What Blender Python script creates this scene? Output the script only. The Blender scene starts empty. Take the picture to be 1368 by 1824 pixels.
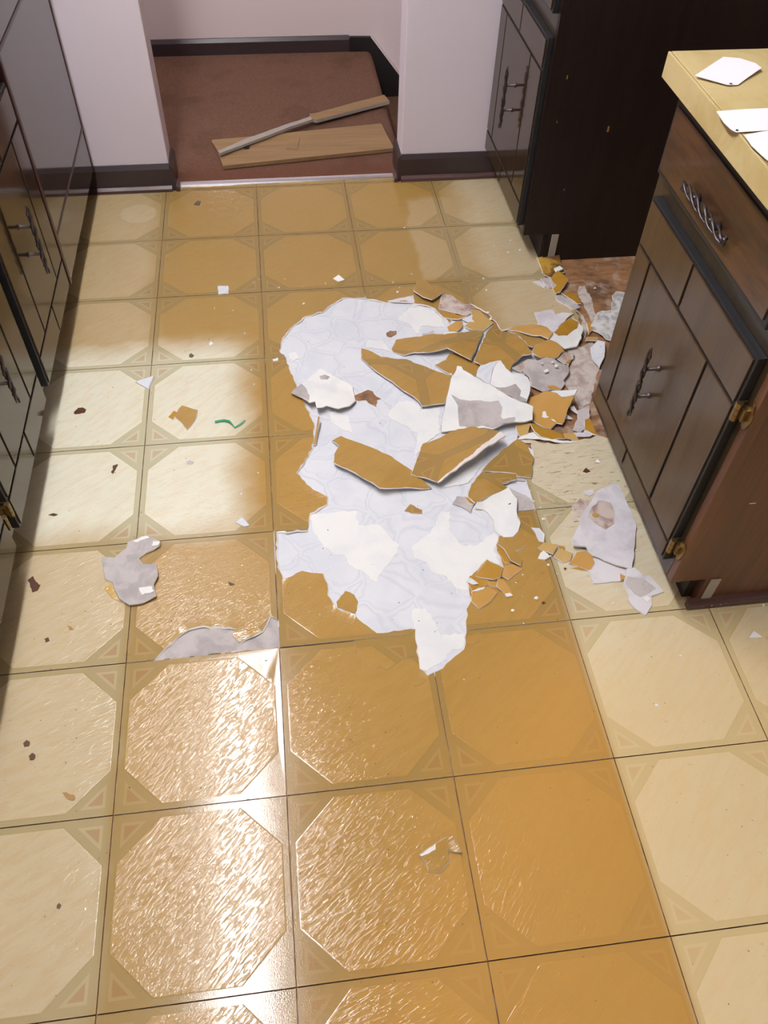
import bpy, bmesh, math, random
from mathutils import Vector, Matrix, Euler
from mathutils.geometry import delaunay_2d_cdt
from mathutils import noise as mnoise

random.seed(7)
SC = bpy.context.scene
COL = SC.collection
T = 0.3048                                   # one vinyl tile

# ------------------------------------------------------------------ camera, world, light, exposure
CAM = Vector((0.37673, -0.25689, 1.45960))
ROT = Euler((0.694202, -0.022911, -0.124800), 'XYZ')
FPX = 1456.06
cd = bpy.data.cameras.new('camera')
cam = bpy.data.objects.new('camera', cd)
COL.objects.link(cam)
cam.location = CAM
cam.rotation_euler = ROT
cd.sensor_fit = 'VERTICAL'
cd.sensor_height = 36.0
cd.lens = FPX / 1824 * 36.0
cd.clip_start = 0.02
SC.camera = cam
RM = ROT.to_matrix()

SC.view_settings.view_transform = 'Standard'
SC.view_settings.look = 'None'
SC.view_settings.gamma = 1.0
SC.view_settings.use_curve_mapping = False
SC.view_settings.exposure = 0.0

wd = bpy.data.worlds.new('world')
SC.world = wd
wd.use_nodes = True
bg = wd.node_tree.nodes['Background']
bg.inputs[0].default_value = (0.80, 0.90, 1.0, 1)
bg.inputs[1].default_value = 1.2

FIX_STRENGTH = 58.0                          # ceiling fixture, cool white
FIX_COLOR = (0.97, 0.965, 1.0)


def area(name, loc, target, sx, sy, power, color):
    ld = bpy.data.lights.new(name, 'AREA')
    ld.shape = 'RECTANGLE'
    ld.size, ld.size_y = sx, sy
    ld.energy = power
    ld.color = color
    o = bpy.data.objects.new(name, ld)
    COL.objects.link(o)
    o.location = loc
    o.rotation_euler = (Vector(target) - Vector(loc)).to_track_quat('-Z', 'Y').to_euler()
    return o


# added daylight lamps outside two unseen, made-up windows, behind and right of the camera
area('added_window_lamp_right', (3.05, -0.95, 1.45), (0.9, -0.1, 0.3), 1.1, 1.1, 15, (1.0, 0.84, 0.62))
area('added_window_lamp_rear', (-0.1, -2.35, 1.55), (0.2, 1.6, 0.5), 1.2, 1.1, 9, (1.0, 0.97, 0.95))
area('hall_fill_lamp', (-0.95, 3.0, 1.9), (0.3, 3.1, 0.3), 0.7, 0.9, 11, (1.0, 0.93, 0.93))  # added lamp, unseen, to brighten the hall


# ------------------------------------------------------------------ helpers: camera rays
def ray(u, v):
    return RM @ Vector(((u - 684) / FPX, (912 - v) / FPX, -1.0))


def onz(u, v, z=0.0):
    d = ray(u, v)
    return CAM + d * ((z - CAM.z) / d.z)


def crop(ox, oy, s):
    return lambda *p: [(ox + q[0] * s, oy + q[1] * s) + tuple(q[2:]) for q in p]


PX = crop(0, 0, 1)
cA = crop(680, 480, .1462)
cB = crop(860, 440, .1462)
cC = crop(780, 620, .13158)
cD = crop(910, 600, .1462)
cE = crop(580, 740, .26316)
cF = crop(800, 840, .15345)
cG = crop(940, 840, .19006)
cH = crop(500, 640, .1462)
c1 = crop(480, 840, .35088)
c2 = crop(800, 700, .30702)
c3 = crop(160, 920, .29240)
c5 = crop(684, 1050, .5)
c6 = crop(120, 300, .42398)
c7 = crop(480, 480, .29240)
c8 = crop(60, 640, .32164)
c8b = crop(760, 440, .27778)
cP = crop(1160, 60, .15205)
cW = crop(250, 40, .37281)


# ------------------------------------------------------------------ helpers: objects
def tag(o, label=None, cat=None, group=None, kind=None):
    if label: o['label'] = label
    if cat: o['category'] = cat
    if group: o['group'] = group
    if kind: o['kind'] = kind
    return o


def empty(name, loc, label=None, cat=None, group=None, kind=None):
    o = bpy.data.objects.new(name, None)
    COL.objects.link(o)
    o.location = loc
    o.empty_display_size = 0.05
    o['_'] = 0
    del o['_']
    return tag(o, label, cat, group, kind)


def world_of(o):
    p = Vector((0, 0, 0))
    while o is not None:
        p += o.location
        o = o.parent
    return p


def obj(name, bm, mats, parent=None, smooth=False, centre=False):
    """links one mesh; vertices are given in world space"""
    if not isinstance(mats, (list, tuple)): mats = [mats]
    if not bm.loops.layers.uv: bmesh.ops.recalc_face_normals(bm, faces=bm.faces[:])
    loc = Vector((0, 0, 0))
    if centre:
        mn = [min(v.co[i] for v in bm.verts) for i in range(3)]
        mx = [max(v.co[i] for v in bm.verts) for i in range(3)]
        loc = Vector(((mn[0] + mx[0]) / 2, (mn[1] + mx[1]) / 2, mn[2]))
    off = loc if parent is None else world_of(parent)
    bmesh.ops.translate(bm, verts=bm.verts[:], vec=-off)
    me = bpy.data.meshes.new(name)
    bm.to_mesh(me)
    bm.free()
    for m in mats: me.materials.append(m)
    if smooth:
        for p in me.polygons: p.use_smooth = True
    o = bpy.data.objects.new(name, me)
    COL.objects.link(o)
    if parent is None: o.location = loc
    else: o.parent = parent
    return o


def add_box(bm, x0, x1, y0, y1, z0, z1, bev=0.0, mat=0):
    g = bmesh.ops.create_cube(bm, size=1.0)
    vs = g['verts']
    for v in vs:
        v.co = Vector(((x0 + x1) / 2 + v.co.x * (x1 - x0), (y0 + y1) / 2 + v.co.y * (y1 - y0), (z0 + z1) / 2 + v.co.z * (z1 - z0)))
    fs = list({f for v in vs for f in v.link_faces})
    for f in fs: f.material_index = mat
    if bev > 0:
        es = list({e for v in vs for e in v.link_edges})
        r = bmesh.ops.bevel(bm, geom=es, offset=bev, segments=2, profile=0.6, affect='EDGES', clamp_overlap=True)
        for f in r['faces']: f.material_index = mat
    return vs


def box(name, mats, parent, x0, x1, y0, y1, z0, z1, bev=0.0):
    bm = bmesh.new()
    add_box(bm, min(x0, x1), max(x0, x1), min(y0, y1), max(y0, y1), min(z0, z1), max(z0, z1), bev)
    return obj(name, bm, mats, parent)


def add_tube(bm, pts, rad, seg=8, mat=0):
    pts = [Vector(p) for p in pts]
    n = len(pts)
    rings = []
    for i, p in enumerate(pts):
        t = (pts[min(i + 1, n - 1)] - pts[max(i - 1, 0)]).normalized()
        a = t.orthogonal().normalized() if i == 0 else (rings[-1][1] - t * rings[-1][1].dot(t)).normalized()
        b = t.cross(a)
        r = rad[i] if isinstance(rad, (list, tuple)) else rad
        rings.append(([bm.verts.new(p + (a * math.cos(k * 2 * math.pi / seg) + b * math.sin(k * 2 * math.pi / seg)) * r) for k in range(seg)], a))
    for i in range(n - 1):
        for k in range(seg):
            f = bm.faces.new((rings[i][0][k], rings[i][0][(k + 1) % seg], rings[i + 1][0][(k + 1) % seg], rings[i + 1][0][k]))
            f.material_index = mat
    for r in (rings[0][0], rings[-1][0]):
        f = bm.faces.new(r)
        f.material_index = mat


def add_prism_yz(bm, prof, x0, x1):
    """profile in (y,z) extruded along x"""
    a = [bm.verts.new((x0, y, z)) for y, z in prof]
    b = [bm.verts.new((x1, y, z)) for y, z in prof]
    n = len(prof)
    for i in range(n): bm.faces.new((a[i], a[(i + 1) % n], b[(i + 1) % n], b[i]))
    bm.faces.new(a)
    bm.faces.new(b[::-1])


def add_prism_xz(bm, prof, y0, y1):
    a = [bm.verts.new((x, y0, z)) for x, z in prof]
    b = [bm.verts.new((x, y1, z)) for x, z in prof]
    n = len(prof)
    for i in range(n): bm.faces.new((a[i], a[(i + 1) % n], b[(i + 1) % n], b[i]))
    bm.faces.new(a)
    bm.faces.new(b[::-1])


# ------------------------------------------------------------------ helpers: materials
def lin(r, g, b):
    f = lambda c: (c / 255 / 12.92) if c / 255 <= .04045 else ((c / 255 + .055) / 1.055) ** 2.4
    return (f(r), f(g), f(b), 1.0)


class Mat:
    def __init__(s, name, rough=.5, color=(.5, .5, .5, 1), spec=.5, metal=0.0, coat=0.0):
        s.m = bpy.data.materials.new(name)
        s.m.use_nodes = True
        s.t = s.m.node_tree
        s.b = s.t.nodes['Principled BSDF']
        s.b.inputs['Roughness'].default_value = rough
        s.b.inputs['Base Color'].default_value = color
        s.b.inputs['Specular IOR Level'].default_value = spec
        s.b.inputs['Metallic'].default_value = metal
        s.b.inputs['Coat Weight'].default_value = coat
        s.b.inputs['Coat Roughness'].default_value = .06
        s.m.diffuse_color = color

    def node(s, typ, **kw):
        n = s.t.nodes.new(typ)
        for k, v in kw.items(): setattr(n, k, v)
        return n

    def put(s, sock, val):
        if val is None: return
        if hasattr(val, 'is_linked') or hasattr(val, 'links'):
            s.t.links.new(val, sock)
        else:
            sock.default_value = val

    def math(s, op, a, b=None, c=None):
        n = s.node('ShaderNodeMath', operation=op)
        for i, v in enumerate((a, b, c)): s.put(n.inputs[i], v)
        return n.outputs[0]

    def add(s, a, b): return s.math('ADD', a, b)
    def mul(s, a, b): return s.math('MULTIPLY', a, b)
    def mx(s, a, b): return s.math('MAXIMUM', a, b)

    def step(s, x, a, b, o0=0.0, o1=1.0):
        n = s.node('ShaderNodeMapRange', interpolation_type='SMOOTHSTEP')
        s.put(n.inputs[0], x)
        n.inputs[1].default_value, n.inputs[2].default_value = a, b
        n.inputs[3].default_value, n.inputs[4].default_value = o0, o1
        return n.outputs[0]

    def mix(s, f, a, b, blend='MIX'):
        n = s.node('ShaderNodeMix', data_type='RGBA', blend_type=blend)
        s.put(n.inputs[0], f)
        s.put(n.inputs[6], a)
        s.put(n.inputs[7], b)
        return n.outputs[2]

    def pos(s): return s.node('ShaderNodeNewGeometry').outputs['Position']
    def local(s): return s.node('ShaderNodeTexCoord').outputs['Object']

    def mapping(s, v, scale=(1, 1, 1), rot=(0, 0, 0), loc=(0, 0, 0)):
        n = s.node('ShaderNodeMapping')
        s.put(n.inputs[0], v)
        n.inputs[1].default_value = loc
        n.inputs[2].default_value = rot
        n.inputs[3].default_value = scale
        return n.outputs[0]

    def noise(s, v, scale=5, detail=4, rough=.55, dist=0.0):
        n = s.node('ShaderNodeTexNoise')
        s.put(n.inputs['Vector'], v)
        n.inputs['Scale'].default_value = scale
        n.inputs['Detail'].default_value = detail
        n.inputs['Roughness'].default_value = rough
        n.inputs['Distortion'].default_value = dist
        return n.outputs[0]

    def voronoi(s, v, scale=5, feature='F1', smooth=None):
        n = s.node('ShaderNodeTexVoronoi', feature=feature)
        s.put(n.inputs['Vector'], v)
        n.inputs['Scale'].default_value = scale
        return n.outputs[0]

    def xyz(s, v):
        n = s.node('ShaderNodeSeparateXYZ')
        s.put(n.inputs[0], v)
        return n.outputs

    def color(s, c): s.put(s.b.inputs['Base Color'], c)
    def rough(s, r): s.put(s.b.inputs['Roughness'], r)

    def bump(s, h, strength=.3, dist=.002):
        n = s.node('ShaderNodeBump')
        n.inputs['Strength'].default_value = strength
        n.inputs['Distance'].default_value = dist
        s.put(n.inputs['Height'], h)
        s.put(s.b.inputs['Normal'], n.outputs[0])
        s.put(s.b.inputs['Coat Normal'], n.outputs[0])


def m_vinyl(name, stained=True, tint=None):  # stained also switches on the reflections and light painted into the tiles
    M = Mat(name, rough=.2, color=lin(190, 150, 80), spec=.5)
    uvn = M.node('ShaderNodeUVMap', uv_map='print')
    u = M.xyz(uvn.outputs[0])
    fx = M.math('ABSOLUTE', M.add(M.math('FRACT', u[0]), -.5))
    fy = M.math('ABSOLUTE', M.add(M.math('FRACT', u[1]), -.5))
    mx = M.mx(fx, fy)
    s = M.add(fx, fy)
    d = M.math('MINIMUM', M.math('SUBTRACT', .458, mx), M.mul(M.math('SUBTRACT', .683, s), .707))
    field = M.step(d, -.0015, .0015)
    line = M.mul(M.step(d, -.012, -.009), M.math('SUBTRACT', 1.0, M.step(d, -.003, 0)))
    d2 = M.math('MINIMUM', M.math('SUBTRACT', .450, mx), M.mul(M.math('SUBTRACT', s, .752), .707))
    tri = M.step(d2, 0, .003)
    tin = M.step(d2, .017, .02)
    P = M.pos()
    p = M.xyz(P)
    rnd = M.node('ShaderNodeObjectInfo').outputs['Random']
    # streaks printed and embossed in each field
    rot = M.node('ShaderNodeVectorRotate', rotation_type='Z_AXIS')
    M.put(rot.inputs['Vector'], P)
    M.put(rot.inputs['Angle'], M.add(M.mul(rnd, -.5), -.30))
    st = M.mapping(rot.outputs[0], (16, 70, 1))
    streak = M.noise(st, 1.0, 5, .6, .4)
    fine = M.noise(M.mapping(rot.outputs[0], (55, 210, 1)), 1.0, 3, .6, .6)
    pebble = M.noise(M.mapping(P, (420, 420, 1)), 1.0, 2, .6)
    cloud = M.noise(M.mapping(P, (9, 9, 1)), 1.0, 3, .5)
    gold = dict(f=lin(178, 140, 74), b=lin(160, 129, 73), l=lin(170, 138, 80), p=lin(160, 123, 72), d=lin(156, 124, 64))
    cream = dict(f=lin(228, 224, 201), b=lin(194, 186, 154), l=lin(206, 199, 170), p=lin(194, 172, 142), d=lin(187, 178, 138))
    if stained:
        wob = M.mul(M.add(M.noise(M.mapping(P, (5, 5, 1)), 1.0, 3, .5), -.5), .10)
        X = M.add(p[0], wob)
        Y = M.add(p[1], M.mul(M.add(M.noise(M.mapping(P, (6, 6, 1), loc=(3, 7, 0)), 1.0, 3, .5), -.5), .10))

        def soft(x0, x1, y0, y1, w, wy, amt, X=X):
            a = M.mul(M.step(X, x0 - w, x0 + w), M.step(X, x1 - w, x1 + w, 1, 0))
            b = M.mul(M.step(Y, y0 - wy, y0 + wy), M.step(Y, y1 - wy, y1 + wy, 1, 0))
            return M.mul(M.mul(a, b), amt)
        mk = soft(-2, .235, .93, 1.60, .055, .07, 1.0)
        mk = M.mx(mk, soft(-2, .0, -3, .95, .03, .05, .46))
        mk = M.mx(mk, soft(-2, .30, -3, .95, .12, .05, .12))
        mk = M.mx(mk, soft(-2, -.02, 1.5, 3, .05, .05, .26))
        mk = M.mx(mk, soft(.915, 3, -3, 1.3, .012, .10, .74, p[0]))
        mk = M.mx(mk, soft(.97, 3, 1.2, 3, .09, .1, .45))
        mk = M.mx(mk, soft(.80, 3, 1.85, 2.31, .01, .02, .18))  # faint reflection painted as a paler rectangle on the tiles
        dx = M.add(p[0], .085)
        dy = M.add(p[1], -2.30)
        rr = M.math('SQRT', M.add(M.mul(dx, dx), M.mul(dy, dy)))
        mk = M.mx(mk, M.step(rr, .05, .075, .36, 0))  # round reflection painted into the tile colour as a pale disc
        warm = M.mul(M.step(M.add(p[0], M.mul(p[1], -.65)), .28, .60), M.step(p[1], .75, .40))  # warm light beyond a soft diagonal shadow edge, painted into the tiles
    else:
        mk, warm = 0.0, None
    if stained:
        dull = M.mul(M.step(p[1], 1.2, 1.9), .5)  # far tiles painted duller and darker, for the dimmer light there
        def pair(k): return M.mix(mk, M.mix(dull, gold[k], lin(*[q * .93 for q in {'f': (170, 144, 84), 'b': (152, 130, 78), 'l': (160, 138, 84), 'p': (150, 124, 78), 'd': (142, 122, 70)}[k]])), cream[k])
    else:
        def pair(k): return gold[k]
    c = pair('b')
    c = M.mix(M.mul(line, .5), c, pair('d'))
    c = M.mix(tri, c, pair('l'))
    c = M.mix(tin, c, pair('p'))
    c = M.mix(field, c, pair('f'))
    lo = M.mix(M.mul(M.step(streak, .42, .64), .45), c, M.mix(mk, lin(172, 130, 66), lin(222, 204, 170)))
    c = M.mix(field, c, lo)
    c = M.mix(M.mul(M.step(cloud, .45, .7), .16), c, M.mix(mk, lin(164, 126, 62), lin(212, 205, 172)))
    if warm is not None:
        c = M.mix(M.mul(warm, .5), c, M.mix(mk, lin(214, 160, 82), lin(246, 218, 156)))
        # scuffs near the island and loose grit everywhere
        sc = M.noise(M.mapping(P, (26, 150, 1), rot=(0, 0, .35)), 1.0, 4, .7, .5)
        w = M.mul(M.mul(M.step(p[0], .88, 1.0), M.step(p[1], 1.15, 1.05)), M.step(p[1], .78, .95))
        c = M.mix(M.mul(M.mul(M.step(sc, .56, .66), w), .75), c, lin(120, 88, 48))
        grit = M.noise(M.mapping(P, (130, 130, 1)), 1.0, 2, .5)
        c = M.mix(M.mul(M.step(grit, .735, .765), .75), c, lin(88, 62, 38))
        smear = M.noise(M.mapping(P, (40, 95, 1), rot=(0, 0, .5)), 1.0, 4, .65, .7)
        c = M.mix(M.mul(M.step(smear, .64, .74), .28), c, lin(150, 112, 64))
    if tint is not None:
        c = M.mix(.75, c, tint)
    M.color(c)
    h = M.add(M.mul(M.mul(M.add(M.mul(streak, .35), M.mul(M.step(fine, .44, .72), .9)), field), 1.0),
              M.mul(M.mul(pebble, .3), M.math('SUBTRACT', 1.0, field)))
    h = M.add(h, M.mul(M.step(d, -.006, .004), .5))
    M.bump(h, .36, .001)
    M.rough(M.step(cloud, .3, .75, .07, .11))
    return M.m


def m_felt(name, base, dark, line=None, sc=9, rough=.8, layer=.5):
    M = Mat(name, rough, base, spec=.25)
    P = M.pos()
    n1 = M.noise(M.mapping(P, (sc, sc, sc)), 1.0, 5, .6, .5)
    n2 = M.noise(M.mapping(P, (90, 90, 90)), 1.0, 4, .7)
    c = M.mix(M.step(n1, .40, .66), base, dark)
    wob = M.node('ShaderNodeVectorMath', operation='ADD')
    M.put(wob.inputs[0], P)
    nn = M.node('ShaderNodeTexNoise')
    nn.inputs['Scale'].default_value = 1.0
    nn.inputs['Detail'].default_value = 2.5
    M.put(nn.inputs['Vector'], M.mapping(P, (14, 14, 14)))
    sub = M.node('ShaderNodeVectorMath', operation='SCALE')
    M.put(sub.inputs[0], nn.outputs['Color'])
    sub.inputs['Scale'].default_value = .07
    M.put(wob.inputs[1], sub.outputs[0])
    v = M.voronoi(M.mapping(wob.outputs[0], (11, 11, 0)), 1.0, 'DISTANCE_TO_EDGE')
    ring = M.mul(M.step(v, .02, .05), M.step(v, .10, .06))
    h = M.add(M.mul(n2, .5), M.mul(n1, .8))
    if line is not None:
        c = M.mix(M.mul(ring, .28), c, line)
        h = M.add(h, M.mul(M.step(v, .03, .09), .7))
        grit = M.noise(M.mapping(P, (120, 120, 120)), 1.0, 2, .5)
        c = M.mix(M.mul(M.step(grit, .76, .79), .8), c, lin(120, 105, 90))
    M.color(M.mix(M.mul(M.step(n2, .5, .75), .18), c, dark))
    M.bump(h, .5, .002)
    return M.m


def m_wood(name, c0, c1, rough=.3, coat=0.0, scale=(38, 38, 2.2), worn=0.0, spec=.5, swirl=False):
    M = Mat(name, rough, c0, spec=spec, coat=coat)
    P = M.pos()
    n = M.noise(M.mapping(P, scale), 1.0, 6, .65, .6)
    n2 = M.noise(M.mapping(P, tuple(q * 3.5 for q in scale)), 1.0, 3, .7)
    f = M.add(M.mul(n, .75), M.mul(n2, .3))
    c = M.mix(M.step(f, .38, .68), c0, c1)
    if swirl:
        w = M.node('ShaderNodeTexWave', wave_type='RINGS', rings_direction='Y')
        M.put(w.inputs[0], M.mapping(P, (9, 9, 2.2), loc=(-9.5, 0, -.9)))
        w.inputs['Scale'].default_value = 5.5
        w.inputs['Distortion'].default_value = 6
        w.inputs['Detail'].default_value = 3
        c = M.mix(M.mul(M.step(w.outputs[1], .45, .95), .35), c, tuple(min(1, q * 1.9) for q in c1[:3]) + (1,))
    if worn > 0:
        g = M.noise(M.mapping(P, (8, 8, 4)), 1.0, 4, .6)
        c = M.mix(M.mul(M.step(g, .5, .72), worn), c, tuple(q * .45 for q in c0[:3]) + (1,))
        k = M.noise(M.mapping(P, (170, 170, 170)), 1.0, 2, .5)
        c = M.mix(M.mul(M.step(k, .76, .79), .7), c, lin(150, 140, 120))
    M.color(c)
    M.bump(f, .06, .0006)
    return M.m


def m_plain(name, col, rough=.5, spec=.5, metal=0.0, var=.12, sc=30, bump=.15, coat=0.0, dust=None):
    M = Mat(name, rough, col, spec=spec, metal=metal, coat=coat)
    P = M.pos()
    n = M.noise(M.mapping(P, (sc, sc, sc)), 1.0, 4, .6)
    c = M.mix(M.mul(n, var * 2), col, tuple(q * .6 for q in col[:3]) + (1,))
    if dust is not None:
        k = M.noise(M.mapping(P, (150, 150, 150)), 1.0, 3, .6)
        c = M.mix(M.mul(M.step(k, .62, .75), .5), c, dust)
    M.color(c)
    M.bump(n, bump, .001)
    return M.m


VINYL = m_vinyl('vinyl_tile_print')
GOLD = m_vinyl('vinyl_shard_gold', stained=False)
ORANGE = m_vinyl('vinyl_shard_orange', stained=False, tint=lin(204, 156, 86))
OCHRE = m_vinyl('vinyl_shard_ochre', stained=False, tint=lin(182, 134, 42))
TAN = m_vinyl('vinyl_shard_tan', stained=False, tint=lin(206, 172, 108))
WHITEFELT = m_felt('white_backing_felt', lin(224, 226, 231), lin(216, 219, 227), lin(192, 195, 207))
CREAMFELT = m_felt('cream_paper_layer', lin(240, 240, 236), lin(228, 229, 230))
LAYERFELT = m_felt('white_paper_layer', lin(236, 236, 234), lin(228, 229, 231))
GREYFELT = m_felt('grey_backing_felt', lin(196, 188, 186), lin(172, 164, 162), sc=20)
PALEFELT = m_felt('pale_lavender_felt', lin(223, 219, 223), lin(202, 197, 202), sc=14)
STAINFELT = m_felt('brown_stained_felt', lin(206, 192, 182), lin(160, 132, 122), sc=24)
CRUMPLE = m_felt('crumpled_felt', lin(216, 216, 214), lin(168, 164, 160), sc=40)
MOTTLED = m_felt('mottled_ochre_backing', lin(190, 150, 60), lin(96, 62, 36), sc=16)
EDGE = m_plain('torn_white_edge', lin(236, 228, 222), .9, .2)
UNDER = m_felt('shard_underside', lin(222, 214, 212), lin(196, 186, 184), sc=22)


def m_sub():
    M = Mat('bare_water_stained_subfloor', .65, lin(150, 112, 78))
    P = M.pos()
    g = M.noise(M.mapping(P, (6, 40, 10)), 1.0, 5, .6, .8)
    b = M.noise(M.mapping(P, (11, 11, 11)), 1.0, 5, .6)
    w = M.noise(M.mapping(P, (16, 16, 16), loc=(4, 2, 0)), 1.0, 5, .65)
    c = M.mix(M.step(g, .35, .7), lin(166, 122, 82), lin(128, 88, 58))
    c = M.mix(M.mul(M.step(b, .48, .66), .8), c, lin(92, 68, 54))
    c = M.mix(M.mul(M.step(w, .50, .66), .7), c, lin(186, 168, 152))
    M.color(c)
    M.bump(M.add(g, w), .4, .003)
    return M.m


SUB = m_sub()
SMEAR = m_felt('glue_smear', lin(206, 196, 188), lin(174, 156, 146), sc=30)
PLAST = m_plain('lavender_white_plaster', lin(226, 216, 226), .55, .4, var=.04, sc=4, bump=.06)
HALLP = m_plain('pinkish_hall_plaster', lin(226, 210, 208), .6, .35, var=.04, sc=4, bump=.06)
CEIL = m_plain('white_ceiling_paint', lin(232, 230, 228), .8, .3, var=.03)
BASEM = m_plain('dark_brown_baseboard_vinyl', lin(62, 50, 52), .32, .5, var=.2, sc=40, bump=.1)
SHOEM = m_wood('dark_red_brown_shoe_moulding', lin(70, 46, 44), lin(98, 70, 68), .35, scale=(3, 40, 40))
SKIRT = m_plain('black_stair_skirt', lin(34, 28, 28), .4, .4)
DOORW = m_wood('stained_oak_door', lin(84, 64, 42), lin(68, 50, 32), .28, coat=.08, worn=.25)
DOORL = m_wood('glossy_stained_door', lin(66, 50, 34), lin(52, 40, 28), .10, coat=.0, spec=.42)
DRAWERW = m_wood('worn_oak_drawer_front', lin(92, 62, 38), lin(58, 40, 28), .3, coat=.2, scale=(30, 4, 34), worn=.5)
FRAMEW = m_wood('dark_face_frame', lin(62, 52, 38), lin(46, 38, 28), .3, coat=.2)
SIDEW = m_wood('red_brown_end_panel', lin(100, 54, 30), lin(74, 42, 25), .36, coat=.1, swirl=True)
STILEW = m_wood('orange_brown_stile_edge', lin(112, 70, 44), lin(92, 56, 36), .35)
FARW = m_wood('near_black_tall_panel', lin(40, 28, 24), lin(30, 21, 19), .42, swirl=True, spec=.3)
BLACK = m_plain('black_painted_edge', lin(38, 38, 40), .42, .45, var=.2, sc=60, dust=lin(62, 62, 64))
TOE = m_plain('toe_kick_board', lin(44, 34, 32), .6, .3)
DWASH = m_plain('glossy_brown_appliance_panel', lin(62, 50, 46), .07, .6, var=.05, sc=8, bump=.02, coat=.3)
TRIMR = m_wood('dark_red_trim_strip', lin(66, 36, 32), lin(44, 26, 24), .3)
LAM = m_felt('cream_yellow_laminate', lin(204, 184, 134), lin(188, 166, 112), sc=9, rough=.35)
SEAM = m_plain('dark_seam', lin(66, 52, 34), .7)
PAPER = m_plain('white_paper', lin(240, 238, 244), .6, .3, var=.02, bump=.02)
INK = m_plain('black_ink', lin(30, 30, 34), .7)
IRON = m_plain('aged_iron', lin(96, 88, 88), .38, .5, metal=.85, var=.5, sc=120, bump=.5)
BRASS = m_plain('worn_brass', lin(150, 126, 84), .34, .5, metal=.9, var=.35, sc=90, bump=.3)
ALU = m_plain('bright_metal_strip', lin(235, 235, 240), .22, .6, metal=.9, var=.1)
PLANK = m_wood('raw_tan_plank', lin(150, 120, 82), lin(134, 104, 70), .55, scale=(3, 40, 40))
PLANKE = m_plain('grey_split_wood', lin(168, 158, 148), .7, var=.3, sc=60)
GREEN = m_plain('green_plastic', lin(36, 158, 110), .35, var=.08)
GUNK = m_plain('dark_brown_gunk', lin(96, 58, 32), .45, .5, var=.6, sc=160, bump=.6)
GUNK2 = m_plain('tan_gunk', lin(170, 128, 62), .5, .5, var=.3, sc=120, bump=.4)
FLAKEG = m_plain('dark_grey_flake', lin(106, 96, 84), .6, var=.3, sc=90)  # the flakes' own dark grey
CRUMB = m_plain('white_crumb', lin(242, 240, 236), .8, var=.05)


def m_carpet():
    M = Mat('brown_carpet', .95, lin(122, 80, 66), spec=.1)
    P = M.pos()
    n = M.noise(M.mapping(P, (420, 420, 420)), 1.0, 3, .7)
    w = M.noise(M.mapping(P, (5, 5, 5)), 1.0, 4, .6)
    c = M.mix(M.step(n, .35, .7), lin(114, 82, 66), lin(158, 120, 100))
    c = M.mix(M.mul(M.step(w, .5, .7), .4), c, lin(98, 70, 56))
    p = M.xyz(P)
    c = M.mix(M.mul(M.step(p[1], 2.68, 2.5), .45), c, lin(126, 74, 56))
    M.color(c)
    M.bump(n, 1.0, .006)
    return M.m


CARPET = m_carpet()
UNSEENW = m_wood('dark_unseen_panelling', lin(104, 76, 52), lin(80, 58, 40), .45)  # for unseen walls, made dark to cut the bounce light
LAMP = Mat('lamp_diffuser', .5, (1, 1, 1, 1))
LAMP.b.inputs['Emission Color'].default_value = FIX_COLOR + (1,)
LAMP.b.inputs['Emission Strength'].default_value = FIX_STRENGTH
LAMP = LAMP.m

# ------------------------------------------------------------------ room shell
YB = 2.455            # face of the wall with the opening
OX0, OX1 = 0.022, 0.808
XL, XR, YN, ZC = -0.86, 2.95, -2.2, 2.44


def structure(name, bm, mats, smooth=False):
    return tag(obj(name, bm, mats, None, smooth), kind='structure')


def sbox(name, mat, *b, bev=0.0):
    bm = bmesh.new()
    add_box(bm, *b, bev)
    return structure(name, bm, mat)


FLOOR = sbox('floor', SUB, XL, XR, YN, 2.47, -.05, -.0045)
sbox('ceiling', CEIL, XL - .1, XR + .1, YN - .1, 3.7, ZC, ZC + .08)
bm = bmesh.new()
add_box(bm, XL, OX0, YB, YB + .11, -.0045, ZC, .004)
structure('wall_back_left', bm, PLAST)
bm = bmesh.new()
add_box(bm, OX1, XR, YB, YB + .11, -.0045, ZC, .004)
structure('wall_back_right', bm, PLAST)
sbox('wall_back_header', PLAST, OX0, OX1, YB, YB + .11, 2.08, ZC)
sbox('wall_left', UNSEENW, XL - .08, XL, YN, YB, 0, ZC)
# right and near wall, each with an opening for an added, unseen window
bm = bmesh.new()
for b in ((YN, -1.55, 0, ZC), (-.35, YB, 0, ZC), (-1.55, -.35, 0, .9), (-1.55, -.35, 2.05, ZC)):
    add_box(bm, XR, XR + .08, *b)
structure('wall_right', bm, UNSEENW)
bm = bmesh.new()
for b in ((XL, -.75, 0, ZC), (.55, XR, 0, ZC), (-.75, .55, 0, .95), (-.75, .55, 2.1, ZC)):
    add_box(bm, b[0], b[1], YN - .08, YN, b[2], b[3])
structure('wall_near', bm, UNSEENW)
for nm, rect, axis in (('added_window_1', (-1.55, -.35, .9, 2.05), 'x'), ('added_window_2', (-.75, .55, .95, 2.1), 'y')):  # frames of the unseen windows, put in with the daylight lamps
    bm = bmesh.new()
    a0, a1, z0, z1 = rect
    w = .05
    for q in ((a0, a0 + w, z0, z1), (a1 - w, a1, z0, z1), (a0, a1, z0, z0 + w), (a0, a1, z1 - w, z1), (a0, a1, (z0 + z1) / 2 - .02, (z0 + z1) / 2 + .02)):
        if axis == 'x': add_box(bm, XR + .01, XR + .06, q[0], q[1], q[2], q[3])
        else: add_box(bm, q[0], q[1], YN - .06, YN - .01, q[2], q[3])
    structure(nm, bm, PLAST)

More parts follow.
